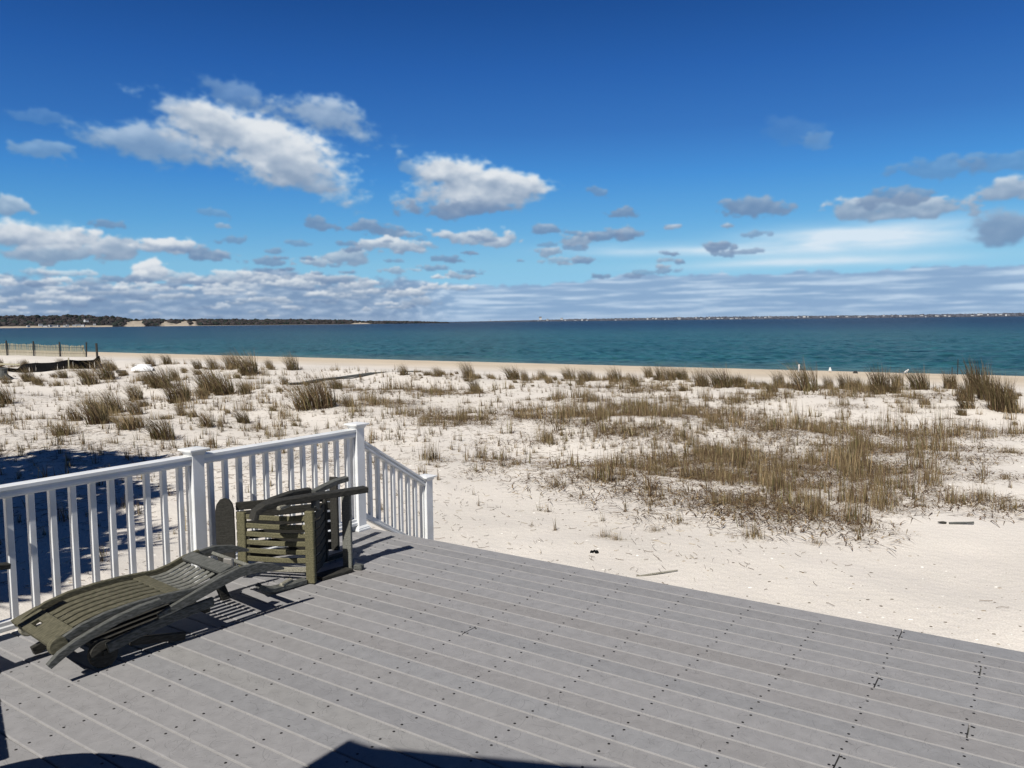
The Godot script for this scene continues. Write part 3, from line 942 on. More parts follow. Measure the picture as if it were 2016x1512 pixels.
func make_house() -> void:
	var o := deck_thing("beach_house", "house behind the viewpoint whose roof edge shades the front of the deck", "house", Vector3(6.0, -0.8, 7.0))
	var st := begin()
	abox(st, Vector3(3.6, -0.8, 6.5), Vector3(12.0, 2.56, 6.7), 0.01)
	part("wall", st.commit(), M.siding, o)
	st = begin()
	abox(st, Vector3(3.6, -0.8, 6.705), Vector3(3.8, 2.56, 12.0), 0.01)
	part("wall", st.commit(), M.siding, o)
	st = begin()
	var poly := [Vector2(2.925, 5.26), Vector2(3.06, 5.25), Vector2(8.3, 2.91), Vector2(12.3, 2.91), Vector2(12.3, 12.2), Vector2(2.925, 12.2)]
	for i in poly.size():
		var p: Vector2 = poly[i]
		var q: Vector2 = poly[(i + 1) % poly.size()]
		var m := (p + q) * 0.5 - Vector2(8, 8)
		quad(st, Vector3(p.x, 2.57, p.y), Vector3(q.x, 2.57, q.y), Vector3(q.x, 2.75, q.y), Vector3(p.x, 2.75, p.y), Vector3(m.x, 0, m.y))
		tri(st, Vector3(8, 2.57, 8), Vector3(p.x, 2.57, p.y), Vector3(q.x, 2.57, q.y), Vector3.DOWN)
		tri(st, Vector3(8, 2.75, 8), Vector3(p.x, 2.75, p.y), Vector3(q.x, 2.75, q.y), Vector3.UP)
	part("roof", st.commit(), M.house_roof, o)

# ---------------------------------------------------------------- beach grass
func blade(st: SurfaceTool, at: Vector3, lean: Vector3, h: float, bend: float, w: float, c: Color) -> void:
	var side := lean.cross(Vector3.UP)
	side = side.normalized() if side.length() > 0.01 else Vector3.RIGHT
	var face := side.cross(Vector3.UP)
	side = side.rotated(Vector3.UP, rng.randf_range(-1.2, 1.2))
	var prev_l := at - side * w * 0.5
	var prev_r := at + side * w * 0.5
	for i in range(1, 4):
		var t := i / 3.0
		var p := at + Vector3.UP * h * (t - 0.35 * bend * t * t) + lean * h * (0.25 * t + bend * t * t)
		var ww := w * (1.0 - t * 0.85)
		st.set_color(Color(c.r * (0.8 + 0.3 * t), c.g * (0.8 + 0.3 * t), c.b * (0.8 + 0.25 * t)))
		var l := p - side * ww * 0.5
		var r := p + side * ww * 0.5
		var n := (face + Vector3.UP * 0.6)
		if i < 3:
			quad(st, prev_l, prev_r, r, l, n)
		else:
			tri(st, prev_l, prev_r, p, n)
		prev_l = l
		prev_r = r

func grass_color(k: int) -> Color:
	var tan_ := Color(0.32, 0.235, 0.135)
	var olive := Color(0.165, 0.148, 0.066)
	var brown := Color(0.135, 0.090, 0.058)
	var pale := Color(0.38, 0.31, 0.19)
	var u := rng.randf()
	var c: Color
	if k == 0: c = brown if u < 0.42 else tan_ if u < 0.70 else olive if u < 0.94 else pale
	elif k == 1: c = olive if u < 0.20 else tan_ if u < 0.55 else brown if u < 0.9 else pale
	else: c = brown if u < 0.72 else tan_ if u < 0.92 else pale
	var g := rng.randf_range(0.5, 1.15)
	return Color(c.r * g, c.g * g, c.b * g)

# built 1 m tall, scaled where it stands; style 0: dense wind-combed tussock, 1: upright stalks over fallen leaves, 2: a few stalks
func tuft_mesh(style: int, seed_: int) -> Mesh:
	rng.seed = seed_
	org = Vector3.ZERO
	var st := begin()
	var wind := Vector3(-1.0, 0, 0.25)
	if style == 0:
		for i in 230:
			var a := rng.randf() * TAU
			var r := 0.34 * pow(rng.randf(), 0.7)
			var at := Vector3(cos(a) * r * 1.15, -0.03, sin(a) * r)
			var lean := (wind * rng.randf_range(0.25, 0.85) + Vector3(cos(a), 0, sin(a)) * rng.randf_range(0.0, 0.4)).limit_length(1.2)
			blade(st, at, lean, rng.randf_range(0.55, 1.15), rng.randf_range(0.3, 0.95), rng.randf_range(0.014, 0.028), grass_color(0))
		for i in 70:
			var a := rng.randf() * TAU
			var at := Vector3(cos(a), 0, sin(a)) * rng.randf_range(0.2, 0.6) + Vector3(0, 0.01, 0)
			blade(st, at, Vector3(cos(a + rng.randf_range(-1, 1)), 0, sin(a)), rng.randf_range(0.15, 0.3), rng.randf_range(1.2, 2.2), 0.022, grass_color(2))
	elif style == 1:
		for i in 95:
			var a := rng.randf() * TAU
			var r := 0.5 * pow(rng.randf(), 0.7)
			var at := Vector3(cos(a) * r * 1.2, -0.03, sin(a) * r)
			var lean := wind * rng.randf_range(-0.1, 0.35) + Vector3(rng.randf_range(-0.3, 0.3), 0, rng.randf_range(-0.3, 0.3))
			blade(st, at, lean, rng.randf_range(0.3, 1.25) * (1.15 - r * 0.6), rng.randf_range(0.0, 0.35), rng.randf_range(0.014, 0.026), grass_color(1))
		for i in 170:
			var a := rng.randf() * TAU
			var r := 1.1 * pow(rng.randf(), 0.6)
			var b := rng.randf() * TAU
			var at := Vector3(cos(a) * r * 1.2, 0.0, sin(a) * r)
			blade(st, at, Vector3(cos(b), 0, sin(b)), rng.randf_range(0.08, 0.24), rng.randf_range(1.3, 2.6), rng.randf_range(0.014, 0.026), grass_color(2))
	elif style == 4: # matted dead leaves
		for i in 210:
			var a := rng.randf() * TAU
			var r := pow(rng.randf(), 0.65)
			var b := rng.randf() * TAU
			blade(st, Vector3(cos(a) * r * 1.3, 0.0, sin(a) * r), Vector3(cos(b), 0, sin(b)), rng.randf_range(0.05, 0.17), rng.randf_range(1.6, 3.4), rng.randf_range(0.014, 0.024), grass_color(2))
	elif style == 3:
		for i in 9:
			var a := rng.randf() * TAU
			var at := Vector3(cos(a), 0, sin(a)) * 0.22 * rng.randf() + Vector3(0, -0.04, 0)
			blade(st, at, wind * rng.randf_range(-0.1, 0.5) + Vector3(rng.randf_range(-0.4, 0.4), 0, rng.randf_range(-0.4, 0.4)), rng.randf_range(0.4, 1.2), rng.randf_range(0.0, 0.5), rng.randf_range(0.035, 0.06), grass_color(0 if i % 3 else 1))
		for i in 12:
			var a := rng.randf() * TAU
			var b := rng.randf() * TAU
			blade(st, Vector3(cos(a), 0, sin(a)) * 0.6 * rng.randf(), Vector3(cos(b), 0, sin(b)), rng.randf_range(0.06, 0.22), rng.randf_range(1.4, 3.0), 0.035, grass_color(2))
	else:
		for i in 16:
			var a := rng.randf() * TAU
			var at := Vector3(cos(a), 0, sin(a)) * 0.3 * rng.randf() + Vector3(0, -0.04, 0)
			blade(st, at, wind * rng.randf_range(-0.1, 0.4) + Vector3(rng.randf_range(-0.5, 0.5), 0, rng.randf_range(-0.4, 0.4)), rng.randf_range(0.4, 1.1), rng.randf_range(0.0, 0.5), rng.randf_range(0.03, 0.05), grass_color(1 if i % 3 else 0))
		for i in 22:
			var a := rng.randf() * TAU
			var b := rng.randf() * TAU
			var at := Vector3(cos(a), 0, sin(a)) * 0.9 * rng.randf()
			blade(st, at, Vector3(cos(b), 0, sin(b)), rng.randf_range(0.12, 0.3), rng.randf_range(1.2, 2.6), 0.032, grass_color(2))
	return st.commit()

func multi(called: String, mesh: Mesh, m: Material, places: Array, tints := []) -> MultiMeshInstance3D:
	var mm := MultiMesh.new()
	mm.transform_format = MultiMesh.TRANSFORM_3D
	mm.use_colors = tints.size() > 0
	mm.mesh = mesh
	mm.instance_count = places.size()
	for i in places.size():
		mm.set_instance_transform(i, places[i])
		if tints.size() > 0: mm.set_instance_color(i, tints[i])
	var o := MultiMeshInstance3D.new()
	o.multimesh = mm
	o.material_override = m
	o.name = numbered(called)
	add_child(o)
	o.set_meta("kind", "stuff")
	return o

# where each big tussock stands (x, height, z)
var tussocks := {
	"left": [Vector3(-18.3, 0.64, -28.5), Vector3(-24.0, 0.63, -39.3), Vector3(-22.5, 0.39, -37.6), Vector3(-23.3, 0.45, -41.1), Vector3(-20.7, 0.83, -38.9), Vector3(-21.3, 0.94, -41.6), Vector3(-24.0, 0.67, -47.5), Vector3(-14.6, 0.59, -30.7), Vector3(-16.7, 0.51, -36.3), Vector3(-15.0, 0.87, -33.9), Vector3(-17.2, 0.62, -40.4), Vector3(-12.3, 1.04, -32.3), Vector3(-11.3, 0.90, -31.1), Vector3(-11.4, 0.87, -27.1), Vector3(-11.1, 0.40, -28.4), Vector3(-12.9, 0.69, -25.6), Vector3(-11.5, 0.47, -24.1), Vector3(-11.2, 0.66, -21.3), Vector3(-12.3, 0.40, -22.2), Vector3(-8.6, 0.57, -19.4), Vector3(-8.3, 0.37, -21.4), Vector3(-9.9, 0.30, -23.6)],
	"leftcrest": [Vector3(-23.7, 0.60, -52.0), Vector3(-22.3, 0.53, -51.4), Vector3(-19.2, 0.47, -48.5), Vector3(-17.8, 0.61, -47.4), Vector3(-16.5, 0.75, -46.8), Vector3(-13.9, 0.94, -42.0), Vector3(-14.1, 0.41, -46.1), Vector3(-12.2, 0.71, -44.1), Vector3(-10.0, 0.29, -34.9), Vector3(-6.5, 0.73, -25.1), Vector3(-6.1, 0.83, -25.6), Vector3(-7.3, 0.42, -32.8), Vector3(-10.2, 0.43, -30.3), Vector3(-7.7, 0.32, -22.6), Vector3(-5.3, 0.36, -25.7)],
	"crest": [Vector3(-5.4, 0.43, -39.7), Vector3(-3.5, 0.36, -37.6), Vector3(-2.0, 0.57, -37.0), Vector3(-1.5, 0.42, -32.6), Vector3(0.1, 0.52, -36.5), Vector3(0.6, 0.39, -35.6), Vector3(1.5, 0.33, -37.1), Vector3(2.6, 0.43, -35.4), Vector3(3.1, 0.39, -34.0), Vector3(3.4, 0.38, -34.4), Vector3(4.4, 0.47, -33.4), Vector3(4.9, 0.41, -31.5), Vector3(6.1, 0.41, -35.1), Vector3(6.3, 0.47, -33.3), Vector3(6.7, 0.43, -33.2), Vector3(7.2, 0.43, -33.2), Vector3(7.5, 0.54, -31.2), Vector3(8.2, 0.63, -30.7), Vector3(8.9, 0.40, -30.9)],
	"rightcrest": [Vector3(10.4, 0.43, -30.7), Vector3(10.4, 0.68, -27.9), Vector3(11.7, 0.34, -29.2), Vector3(12.3, 0.41, -29.1), Vector3(13.0, 0.34, -29.7), Vector3(12.8, 0.62, -27.4), Vector3(15.4, 0.41, -31.5), Vector3(14.5, 0.54, -28.0), Vector3(15.5, 0.43, -27.9), Vector3(15.8, 0.72, -26.8), Vector3(14.3, 0.67, -23.1), Vector3(14.4, 0.51, -22.8), Vector3(14.1, 0.47, -24.5), Vector3(15.0, 0.57, -24.8)],
	"ring": [Vector3(-34.5, 0.5, -53.5), Vector3(-32.5, 0.45, -53.0), Vector3(-31.0, 0.5, -54.5)],
	"mid": [Vector3(-4.5, 0.42, -25.9), Vector3(-5.2, 0.32, -27.5), Vector3(-4.8, 0.56, -31.2), Vector3(-4.0, 0.43, -30.4), Vector3(-3.0, 0.50, -31.0), Vector3(-2.5, 0.33, -32.2), Vector3(-2.4, 0.30, -21.4), Vector3(-1.5, 0.43, -22.0), Vector3(-2.0, 0.31, -22.0), Vector3(-0.7, 0.33, -23.5), Vector3(2.3, 0.52, -26.9), Vector3(1.4, 0.56, -21.7), Vector3(1.8, 0.65, -22.5), Vector3(3.0, 0.47, -24.5), Vector3(3.4, 0.50, -22.1), Vector3(3.8, 0.57, -22.1), Vector3(4.3, 0.55, -21.5), Vector3(6.7, 0.43, -27.5), Vector3(6.5, 0.52, -23.2), Vector3(6.1, 0.33, -23.2), Vector3(4.6, 0.27, -19.0), Vector3(5.2, 0.25, -19.4), Vector3(3.1, 0.24, -16.9)],
	"right": [Vector3(11.5, 0.37, -22.9), Vector3(9.4, 0.64, -19.7), Vector3(7.1, 0.64, -19.9), Vector3(8.9, 0.41, -25.6), Vector3(10.4, 0.62, -19.1), Vector3(10.8, 0.43, -19.0), Vector3(8.4, 0.48, -16.6), Vector3(8.8, 0.48, -16.4), Vector3(8.9, 0.31, -16.1), Vector3(6.4, 0.55, -15.3), Vector3(6.7, 0.54, -15.3), Vector3(5.9, 0.23, -14.0), Vector3(5.9, 0.27, -16.9), Vector3(5.1, 0.26, -14.2), Vector3(5.6, 0.29, -14.8)],
	"near": [Vector3(1.9, 0.33, -14.5), Vector3(2.2, 0.37, -14.4), Vector3(2.5, 0.27, -13.7), Vector3(3.6, 0.27, -14.0), Vector3(3.7, 0.25, -13.7), Vector3(4.4, 0.45, -15.4), Vector3(4.2, 0.47, -14.4), Vector3(4.1, 0.45, -12.6), Vector3(4.2, 0.40, -12.3), Vector3(5.9, 0.39, -13.5), Vector3(4.8, 0.37, -11.3), Vector3(5.1, 0.40, -11.3), Vector3(5.3, 0.29, -11.1), Vector3(6.1, 0.36, -12.2), Vector3(4.1, 0.29, -11.2), Vector3(4.3, 0.25, -11.0), Vector3(3.7, 0.14, -10.8)],
	"small": [Vector3(-14.2, 0.27, -23.2), Vector3(-12.8, 0.26, -20.3), Vector3(-9.9, 0.20, -17.2), Vector3(-13.8, 0.22, -23.8), Vector3(-6.4, 0.24, -23.1), Vector3(-2.0, 0.15, -19.0), Vector3(-3.4, 0.17, -19.0), Vector3(-5.4, 0.20, -19.7), Vector3(-5.6, 0.22, -18.9), Vector3(-0.2, 0.24, -15.0), Vector3(2.4, 0.18, -18.9), Vector3(1.5, 0.18, -17.5), Vector3(0.5, 0.13, -13.8), Vector3(0.1, 0.12, -15.3), Vector3(6.7, 0.20, -13.7), Vector3(7.0, 0.10, -12.9), Vector3(7.7, 0.13, -13.8), Vector3(7.8, 0.19, -14.5), Vector3(-0.6, 0.20, -16.8), Vector3(0.5, 0.15, -11.2), Vector3(2.2, 0.19, -10.4), Vector3(1.2, 0.15, -10.6)],
}

func on_deck(x: float, z: float) -> bool:
	if Vector2(x - 5.76, z + 9.6).length() < 1.3: return true # the driftwood lies clear
	var q := Basis(Vector3.UP, deg_to_rad(-DECK_TURN)) * (Vector3(x, 0, z) - DECK_AT)
	return q.x > -0.3 and q.z > -1.3

func make_grass() -> void:
	var dense := []
	var loose := []
	var few := []
	var tiny := []
	var mats := []
	for i in 4:
		dense.append(tuft_mesh(0, 100 + i))
		loose.append(tuft_mesh(1, 200 + i))
		few.append(tuft_mesh(2, 300 + i))
		tiny.append(tuft_mesh(3, 400 + i))
		mats.append(tuft_mesh(4, 500 + i))
	var ordinal := ["first", "second", "third", "fourth", "fifth", "sixth", "seventh", "eighth", "ninth", "tenth", "eleventh", "twelfth", "thirteenth", "fourteenth", "fifteenth", "sixteenth", "seventeenth", "eighteenth", "nineteenth", "twentieth", "twenty-first", "twenty-second", "twenty-third", "twenty-fourth", "twenty-fifth", "twenty-sixth"]
	var words := {
		"left": ["wind-bent brown tussock on the open sand behind the railing, %s from the left", "grass tussocks on the left sand", 0, "wind-bent brown tussock on the open sand behind the railing, leftmost of them"],
		"leftcrest": ["brown tussock between the white hull and the corner post, %s from the left", "grass tussocks on the left dune crest", 0, "brown tussock between the white hull and the corner post, leftmost of them"],
		"crest": ["brown tussock in the row along the middle dune crest, %s from the left", "grass tussocks along the middle crest", 0, "brown tussock in the row along the middle dune crest, leftmost of them"],
		"rightcrest": ["tall brown tussock below the gulls on the right dune crest, %s from the left", "grass tussocks along the right crest", 0, "tall brown tussock below the gulls on the right dune crest, leftmost of them"],
		"ring": ["straw-brown tuft inside the curve of the black silt fence, %s from the left", "tufts inside the silt fence", 0, "straw-brown tuft inside the curve of the black silt fence, leftmost of them"],
		"mid": ["loose upright grass clump in the middle of the dune, %s from the left", "loose grass clumps mid dune", 1, "loose upright grass clump in the middle of the dune, leftmost of them"],
		"right": ["green-brown grass clump on the right flank of the dune, %s from the left", "grass clumps on the right flank", 1, "green-brown grass clump on the right flank of the dune, leftmost of them"],
		"near": ["grass clump with matted brown leaves facing the deck, %s from the left", "matted grass clumps near the deck", 1, "grass clump with matted brown leaves facing the deck, leftmost of them"],
		"small": ["small sparse grass sprig alone on bare sand, %s from the left", "sparse sprigs on bare sand", 2, "small sparse grass sprig alone on bare sand, leftmost of them"],
	}
	rng.seed = 900
	var fill_dense := []
	var fill_loose := []
	var fill_few := []
	var fill_mats := []
	for zone in tussocks:
		var w: Array = words[zone]
		var row: Array = tussocks[zone].duplicate()
		row.sort_custom(func(p, q): return p.x / -p.z < q.x / -q.z)
		var at := 0
		for t in row:
			var style: int = w[2]
			var mesh: Mesh = [dense, loose, few][style][rng.randi() % 4]
			var o := part("grass_tussock" if style < 2 else "grass_sprig", mesh, M.grass, self)
			tag(o, (w[0] % ordinal[at]) if at > 0 else w[3], "grass", w[1])
			at += 1
			var h: float = t.y * (1.42 if style == 0 else 1.1)
			if zone in ["crest", "rightcrest", "leftcrest"]: h *= 1.18
			var upright: bool = zone == "rightcrest"
			o.transform = Transform3D(Basis(Vector3.UP, rng.randf_range(-0.35, 0.35)).scaled(Vector3(h * rng.randf_range(0.8, 1.1) * (0.85 if style == 0 else 1.1), h * (1.2 if upright else 1.08), h)), Vector3(t.x, ground_y(t.x, t.z), t.z))
			# smaller growth round it
			var n := 5 if zone in ["left", "leftcrest"] else 2 if zone == "small" else 7
			for k in n:
				var a := rng.randf() * TAU
				var r := rng.randf_range(0.3, 1.0) * (1.6 if style > 0 else 2.0)
				var p := Vector3(t.x + cos(a) * r * 1.4, 0, t.z + sin(a) * r)
				if on_deck(p.x, p.z) or shore_d(p.x, p.z) < 33.0: continue
				p.y = ground_y(p.x, p.z)
				if style == 1 and k < 5: fill_mats.append(Transform3D(Basis(Vector3.UP, rng.randf() * TAU).scaled(Vector3.ONE * rng.randf_range(0.45, 1.0)), p))
				var s: float = clampf(t.y * rng.randf_range(0.3, 0.95), 0.1, 0.5)
				var x := Transform3D(Basis(Vector3.UP, rng.randf_range(-0.8, 0.8)).scaled(Vector3(s * 1.2, s, s)), p)
				if style == 0 and rng.randf() < 0.3: fill_dense.append(x)
				elif rng.randf() < 0.5: fill_loose.append(x)
				else: fill_few.append(x)
	# single sprigs nearly everywhere on the dune
	var fill_tiny := []
	for i in 7500:
		var az := deg_to_rad(rng.randf_range(-36.0, 36.0))
		var r := 10.0 + 36.0 * pow(rng.randf(), 1.15)
		var p := Vector3(sin(az) * r, 0, -cos(az) * r)
		if shore_d(p.x, p.z) < 34.5 or on_deck(p.x, p.z): continue
		var edge := smooth(0.0, 1.5, 10.6 - p.x + (-p.z - 19.0) * 0.62)
		var more := 0.35 + 0.65 * smooth(-0.3, 0.3, n_mid.get_noise_2d(p.x * 0.5 + 12.0, p.z * 0.5))
		if rng.randf() > (0.12 + 0.88 * smooth(12.0, 20.0, r + 3.0 * smooth(-1.0, 4.0, p.x))) * (0.06 + 0.94 * edge) * more * 0.8: continue
		p.y = ground_y(p.x, p.z)
		var s := 0.1 + 0.22 * pow(rng.randf(), 1.6)
		fill_tiny.append(Transform3D(Basis(Vector3.UP, rng.randf_range(-1.0, 1.0)).scaled(Vector3(s, s * rng.randf_range(0.8, 1.4), s)), p))
	# the thin growth between them
	var tries := 0
	while tries < 9500:
		tries += 1
		var az := deg_to_rad(rng.randf_range(-36.0, 36.0))
		var r := 9.0 + 42.0 * rng.randf()
		var p := Vector3(sin(az) * r, 0, -cos(az) * r)
		var d := shore_d(p.x, p.z)
		if d < 34.0 or on_deck(p.x, p.z): continue
		var right := smooth(-6.0, 4.0, p.x + (p.z + 20.0) * 0.15)
		var edge := smooth(0.0, 1.5, 10.6 - p.x + (-p.z - 19.0) * 0.62) # bare track on the right
		var deep := smooth(9.5, 19.0, r + n_big.get_noise_2d(p.x + 40.0, p.z) * 5.0)
		var dens := lerpf(0.16, 0.72, right) * edge * deep + 0.03 * edge
		dens *= smooth(-0.2, 0.4, n_mid.get_noise_2d(p.x * 0.6 + 31.0, p.z * 0.6)) * smooth(-0.6, 0.2, n_big.get_noise_2d(p.x * 1.3, p.z * 1.3)) * 1.5
		if rng.randf() > dens: continue
		p.y = ground_y(p.x, p.z)
		var s := 0.11 + 0.36 * pow(rng.randf(), 2.2)
		var x := Transform3D(Basis(Vector3.UP, rng.randf_range(-1.5, 1.5)).scaled(Vector3(s, s * rng.randf_range(0.85, 1.35), s)), p)
		if rng.randf() < 0.22 * right: fill_mats.append(Transform3D(Basis(Vector3.UP, rng.randf() * TAU).scaled(Vector3.ONE * rng.randf_range(0.4, 0.95)), p))
		if rng.randf() < 0.30 * right: fill_loose.append(x)
		else: fill_few.append(x)
	for i in 4:
		multi("grass", dense[i], M.grass, fill_dense.slice(i * fill_dense.size() / 4, (i + 1) * fill_dense.size() / 4))
		multi("grass", loose[i], M.grass, fill_loose.slice(i * fill_loose.size() / 4, (i + 1) * fill_loose.size() / 4))
		multi("grass", mats[i], M.grass, fill_mats.slice(i * fill_mats.size() / 4, (i + 1) * fill_mats.size() / 4))
		multi("grass", tiny[i], M.grass, fill_tiny.slice(i * fill_tiny.size() / 4, (i + 1) * fill_tiny.size() / 4))
		multi("grass", few[i], M.grass, fill_few.slice(i * fill_few.size() / 4, (i + 1) * fill_few.size() / 4))

func make_litter() -> void:
	org = Vector3.ZERO
	rng.seed = 41
	# curved bits of dead stalk
	var meshes := []
	for v in 3:
		var st := begin()
		var path := []
		var a := rng.randf_range(-0.4, 0.4)
		var p := Vector3(-0.5, 0.02, 0)
		for i in 5:
			path.append(p)
			a += rng.randf_range(-0.5, 0.5)
			p += Vector3(cos(a) * 0.25, rng.randf_range(-0.02, 0.03), sin(a) * 0.25)
		sweep(st, path, Vector3.BACK, PackedVector2Array([Vector2(-0.011, 0), Vector2(0.011, 0), Vector2(0, 0.02)]))
		meshes.append(st.commit())
	var places := [[], [], []]
	var tints := [[], [], []]
	var tries := 0
	while tries < 60000:
		tries += 1
		var az := deg_to_rad(rng.randf_range(-36.0, 36.0))
		var r := 5.5 + 34.0 * pow(rng.randf(), 1.4)
		var q := Vector3(sin(az) * r, 0, -cos(az) * r)
		if on_deck(q.x, q.z) or shore_d(q.x, q.z) < 33.0: continue
		var k := smooth(-0.3, 0.5, n_big.get_noise_2d(q.x * 1.7 + 9.0, q.z * 1.7))
		var edge := smooth(0.0, 2.5, 11.2 - q.x + (-q.z - 19.0) * 0.62)
		if rng.randf() > (0.22 + 0.78 * k) * (0.08 + 0.92 * edge) * (0.10 + 0.90 * smooth(8.5, 15.0, r)): continue
		q.y = ground_y(q.x, q.z) + 0.004
		var s := 0.03 + (0.2 if r > 13.0 else 0.11) * pow(rng.randf(), 2.0)
		var v := rng.randi() % 3
		places[v].append(Transform3D(Basis(Vector3.UP, rng.randf() * TAU).scaled(Vector3(s, 0.22, s * 0.8 if s > 0.12 else 0.15)), q))
		var g := rng.randf_range(0.6, 1.3)
		tints[v].append(Color(0.12 * g, 0.085 * g, 0.058 * g) if rng.randf() < 0.78 else Color(0.33 * g, 0.27 * g, 0.17 * g))
	for v in 3:
		multi("straw_litter", meshes[v], M.scatter, places[v], tints[v])
	# shells, pebbles and dark specks
	var st := begin()
	lathe(st, Vector3(0, -0.2, 0), Vector3.UP, [Vector2(1, 0), Vector2(0.85, 0.35), Vector2(0.4, 0.6), Vector2(0, 0.66)], 7)
	var pebble := st.commit()
	var pl := []
	var tn := []
	tries = 0
	while tries < 4200:
		tries += 1
		var az := deg_to_rad(rng.randf_range(-36.0, 36.0))
		var r := 5.5 + 20.0 * pow(rng.randf(), 1.5)
		var q := Vector3(sin(az) * r, 0, -cos(az) * r)
		if on_deck(q.x, q.z): continue
		var shell := rng.randf() < 0.42
		if shell and rng.randf() > 0.3 + 0.7 * smooth(-2.0, 5.0, q.x): continue
		q.y = ground_y(q.x, q.z)
		var s := 0.005 + 0.011 * pow(rng.randf(), 2.0) * (0.8 + r * 0.02)
		pl.append(Transform3D(Basis(Vector3.UP, rng.randf() * TAU).scaled(Vector3(s * rng.randf_range(1, 1.8), s * 0.7, s)), q))
		var g := rng.randf_range(0.8, 1.1)
		tn.append(Color(0.82 * g, 0.8 * g, 0.75 * g) if shell else Color(0.1, 0.08, 0.06) if rng.randf() < 0.6 else Color(0.3, 0.25, 0.19))
	multi("pebbles", pebble, M.scatter, pl, tn)

func ground_at(x: float, z: float, up := 0.0) -> Vector3:
	return Vector3(x, ground_y(x, z) + up, z)

func make_beach_things() -> void:
	# driftwood
	org = Vector3.ZERO
	var p := ground_at(5.76, -10.05)
	var o := thing("driftwood_stick", "short dark driftwood stick lying on the bare sand at the right", "driftwood", p)
	var st := begin()
	lathe(st, Vector3(-0.16, 0.022, 0.0), Vector3(1, 0.05, 0.12), [Vector2(0, 0), Vector2(0.022, 0.0), Vector2(0.026, 0.12), Vector2(0.022, 0.27), Vector2(0.025, 0.36), Vector2(0, 0.365)], 9)
	part("branch", st.commit(), M.wood_grey, o)
	st = begin()
	lathe(st, Vector3(-0.19, 0.02, -0.03), Vector3(-1, 0.12, -0.3), [Vector2(0, 0), Vector2(0.024, 0), Vector2(0.03, 0.05), Vector2(0.012, 0.12), Vector2(0, 0.13)], 8)
	part("stub", st.commit(), M.wood_dark, o)
	o.scale = Vector3(0.85, 0.6, 0.6)
	st = begin()
	lathe(st, Vector3(-0.25, 0.01, 0), Vector3(1, 0.02, -0.35), [Vector2(0, 0), Vector2(0.008, 0), Vector2(0.01, 0.25), Vector2(0.006, 0.5), Vector2(0, 0.5)], 6)
	var straw := part("dry_stalk", st.commit(), M.wood_pale, self)
	straw.position = ground_at(1.54, -8.18)
	tag(straw, "pale dry reed stalk lying on sand just beyond the deck edge", "stalk")
	st = begin()
	for e in [[Vector3(-0.035, 0.014, 0), 0.022], [Vector3(0.02, 0.016, 0.014), 0.026], [Vector3(0.0, 0.014, -0.03), 0.018]]:
		lathe(st, e[0] - Vector3(0, e[1], 0), Vector3(0.3, 1, 0.1), [Vector2(0, 0), Vector2(e[1] * 0.8, e[1] * 0.3), Vector2(e[1], e[1]), Vector2(e[1] * 0.6, e[1] * 1.7), Vector2(0, e[1] * 1.9)], 7)
	var weed := part("seaweed_scrap", st.commit(), M.silt_cloth, self)
	weed.position = ground_at(0.94, -9.08)
	tag(weed, "small black scrap of seaweed on sand beyond the deck's middle edge", "seaweed")
	# half-buried boards crossing the sand
	var walk := thing("sand_edging", "grey half-buried boards bent across the pale sand at the middle left", "boards", ground_at(-9.3, -37.0))
	org = walk.position
	var line := [Vector3(-9.7, 0, -34.3), Vector3(-9.5, 0, -36.0), Vector3(-9.2, 0, -38.0), Vector3(-8.6, 0, -39.6), Vector3(-7.2, 0, -40.9), Vector3(-4.8, 0, -41.9)]
	for i in line.size() - 1:
		var a: Vector3 = ground_at(line[i].x, line[i].z, 0.05)
		var b: Vector3 = ground_at(line[i + 1].x, line[i + 1].z, 0.05)
		var dir := (b - a).normalized()
		st = begin()
		bar(st, [a + dir * 0.02, b - dir * 0.02], dir.cross(Vector3.UP).normalized(), 0.30 if i > 0 and i < 4 else 0.12, 0.10)
		part("board", st.commit(), M.wood_grey, walk)
	# slatted sand fence
	var f0 := Vector3(-49.0, 0, -69.6)
	var f1 := Vector3(-38.4, 0, -71.6)
	var mid := (f0 + f1) * 0.5
	var fence := thing("sand_fence", "pale slatted snow fence with dark posts on the far left dune", "fence", ground_at(mid.x, mid.z))
	org = Vector3.ZERO
	st = begin()
	abox(st, Vector3(-0.026, -0.1, -0.008), Vector3(0.026, 1.08, 0.008), 0.002)
	var slat_mesh := st.commit()
	st = begin()
	abox(st, Vector3(-0.05, -0.2, -0.05), Vector3(0.05, 1.32, 0.05), 0.006)
	var post_mesh := st.commit()
	rng.seed = 8
	for i in 124:
		var q := f0.lerp(f1, (i + 0.5) / 124.0)
		var s := part("slat", slat_mesh, M.stake, fence)
		s.position = ground_at(q.x, q.z, rng.randf_range(-0.04, 0.03) - 0.12 * pow(sin(PI * fposmod(i / 24.8, 1.0)), 2.0) * 0.6) - fence.position
		s.rotation = Vector3(0, atan2(-(f1.z - f0.z), f1.x - f0.x), rng.randf_range(-0.03, 0.03) + (0.22 if i > 121 else 0.0))
	for i in 6:
		var q := f0.lerp(f1, i / 5.0) + Vector3(0, 0, 0.07)
		var s := part("post", post_mesh, M.dark_post, fence)
		s.position = ground_at(q.x, q.z) - fence.position
		s.rotation.z = -0.06 if i == 5 else 0.015 * (i % 3 - 1)
	org = fence.position
	for h in [0.3, 0.85]:
		st = begin()
		var path := []
		for i in 11:
			var q := f0.lerp(f1, i / 10.0)
			path.append(ground_at(q.x, q.z + 0.02, h))
		bar(st, path, Vector3(0.19, 0, 0.98), 0.012, 0.016, [], 0.002)
		part("wire", st.commit(), M.dark_post, fence)
	org = Vector3.ZERO
	st = begin()
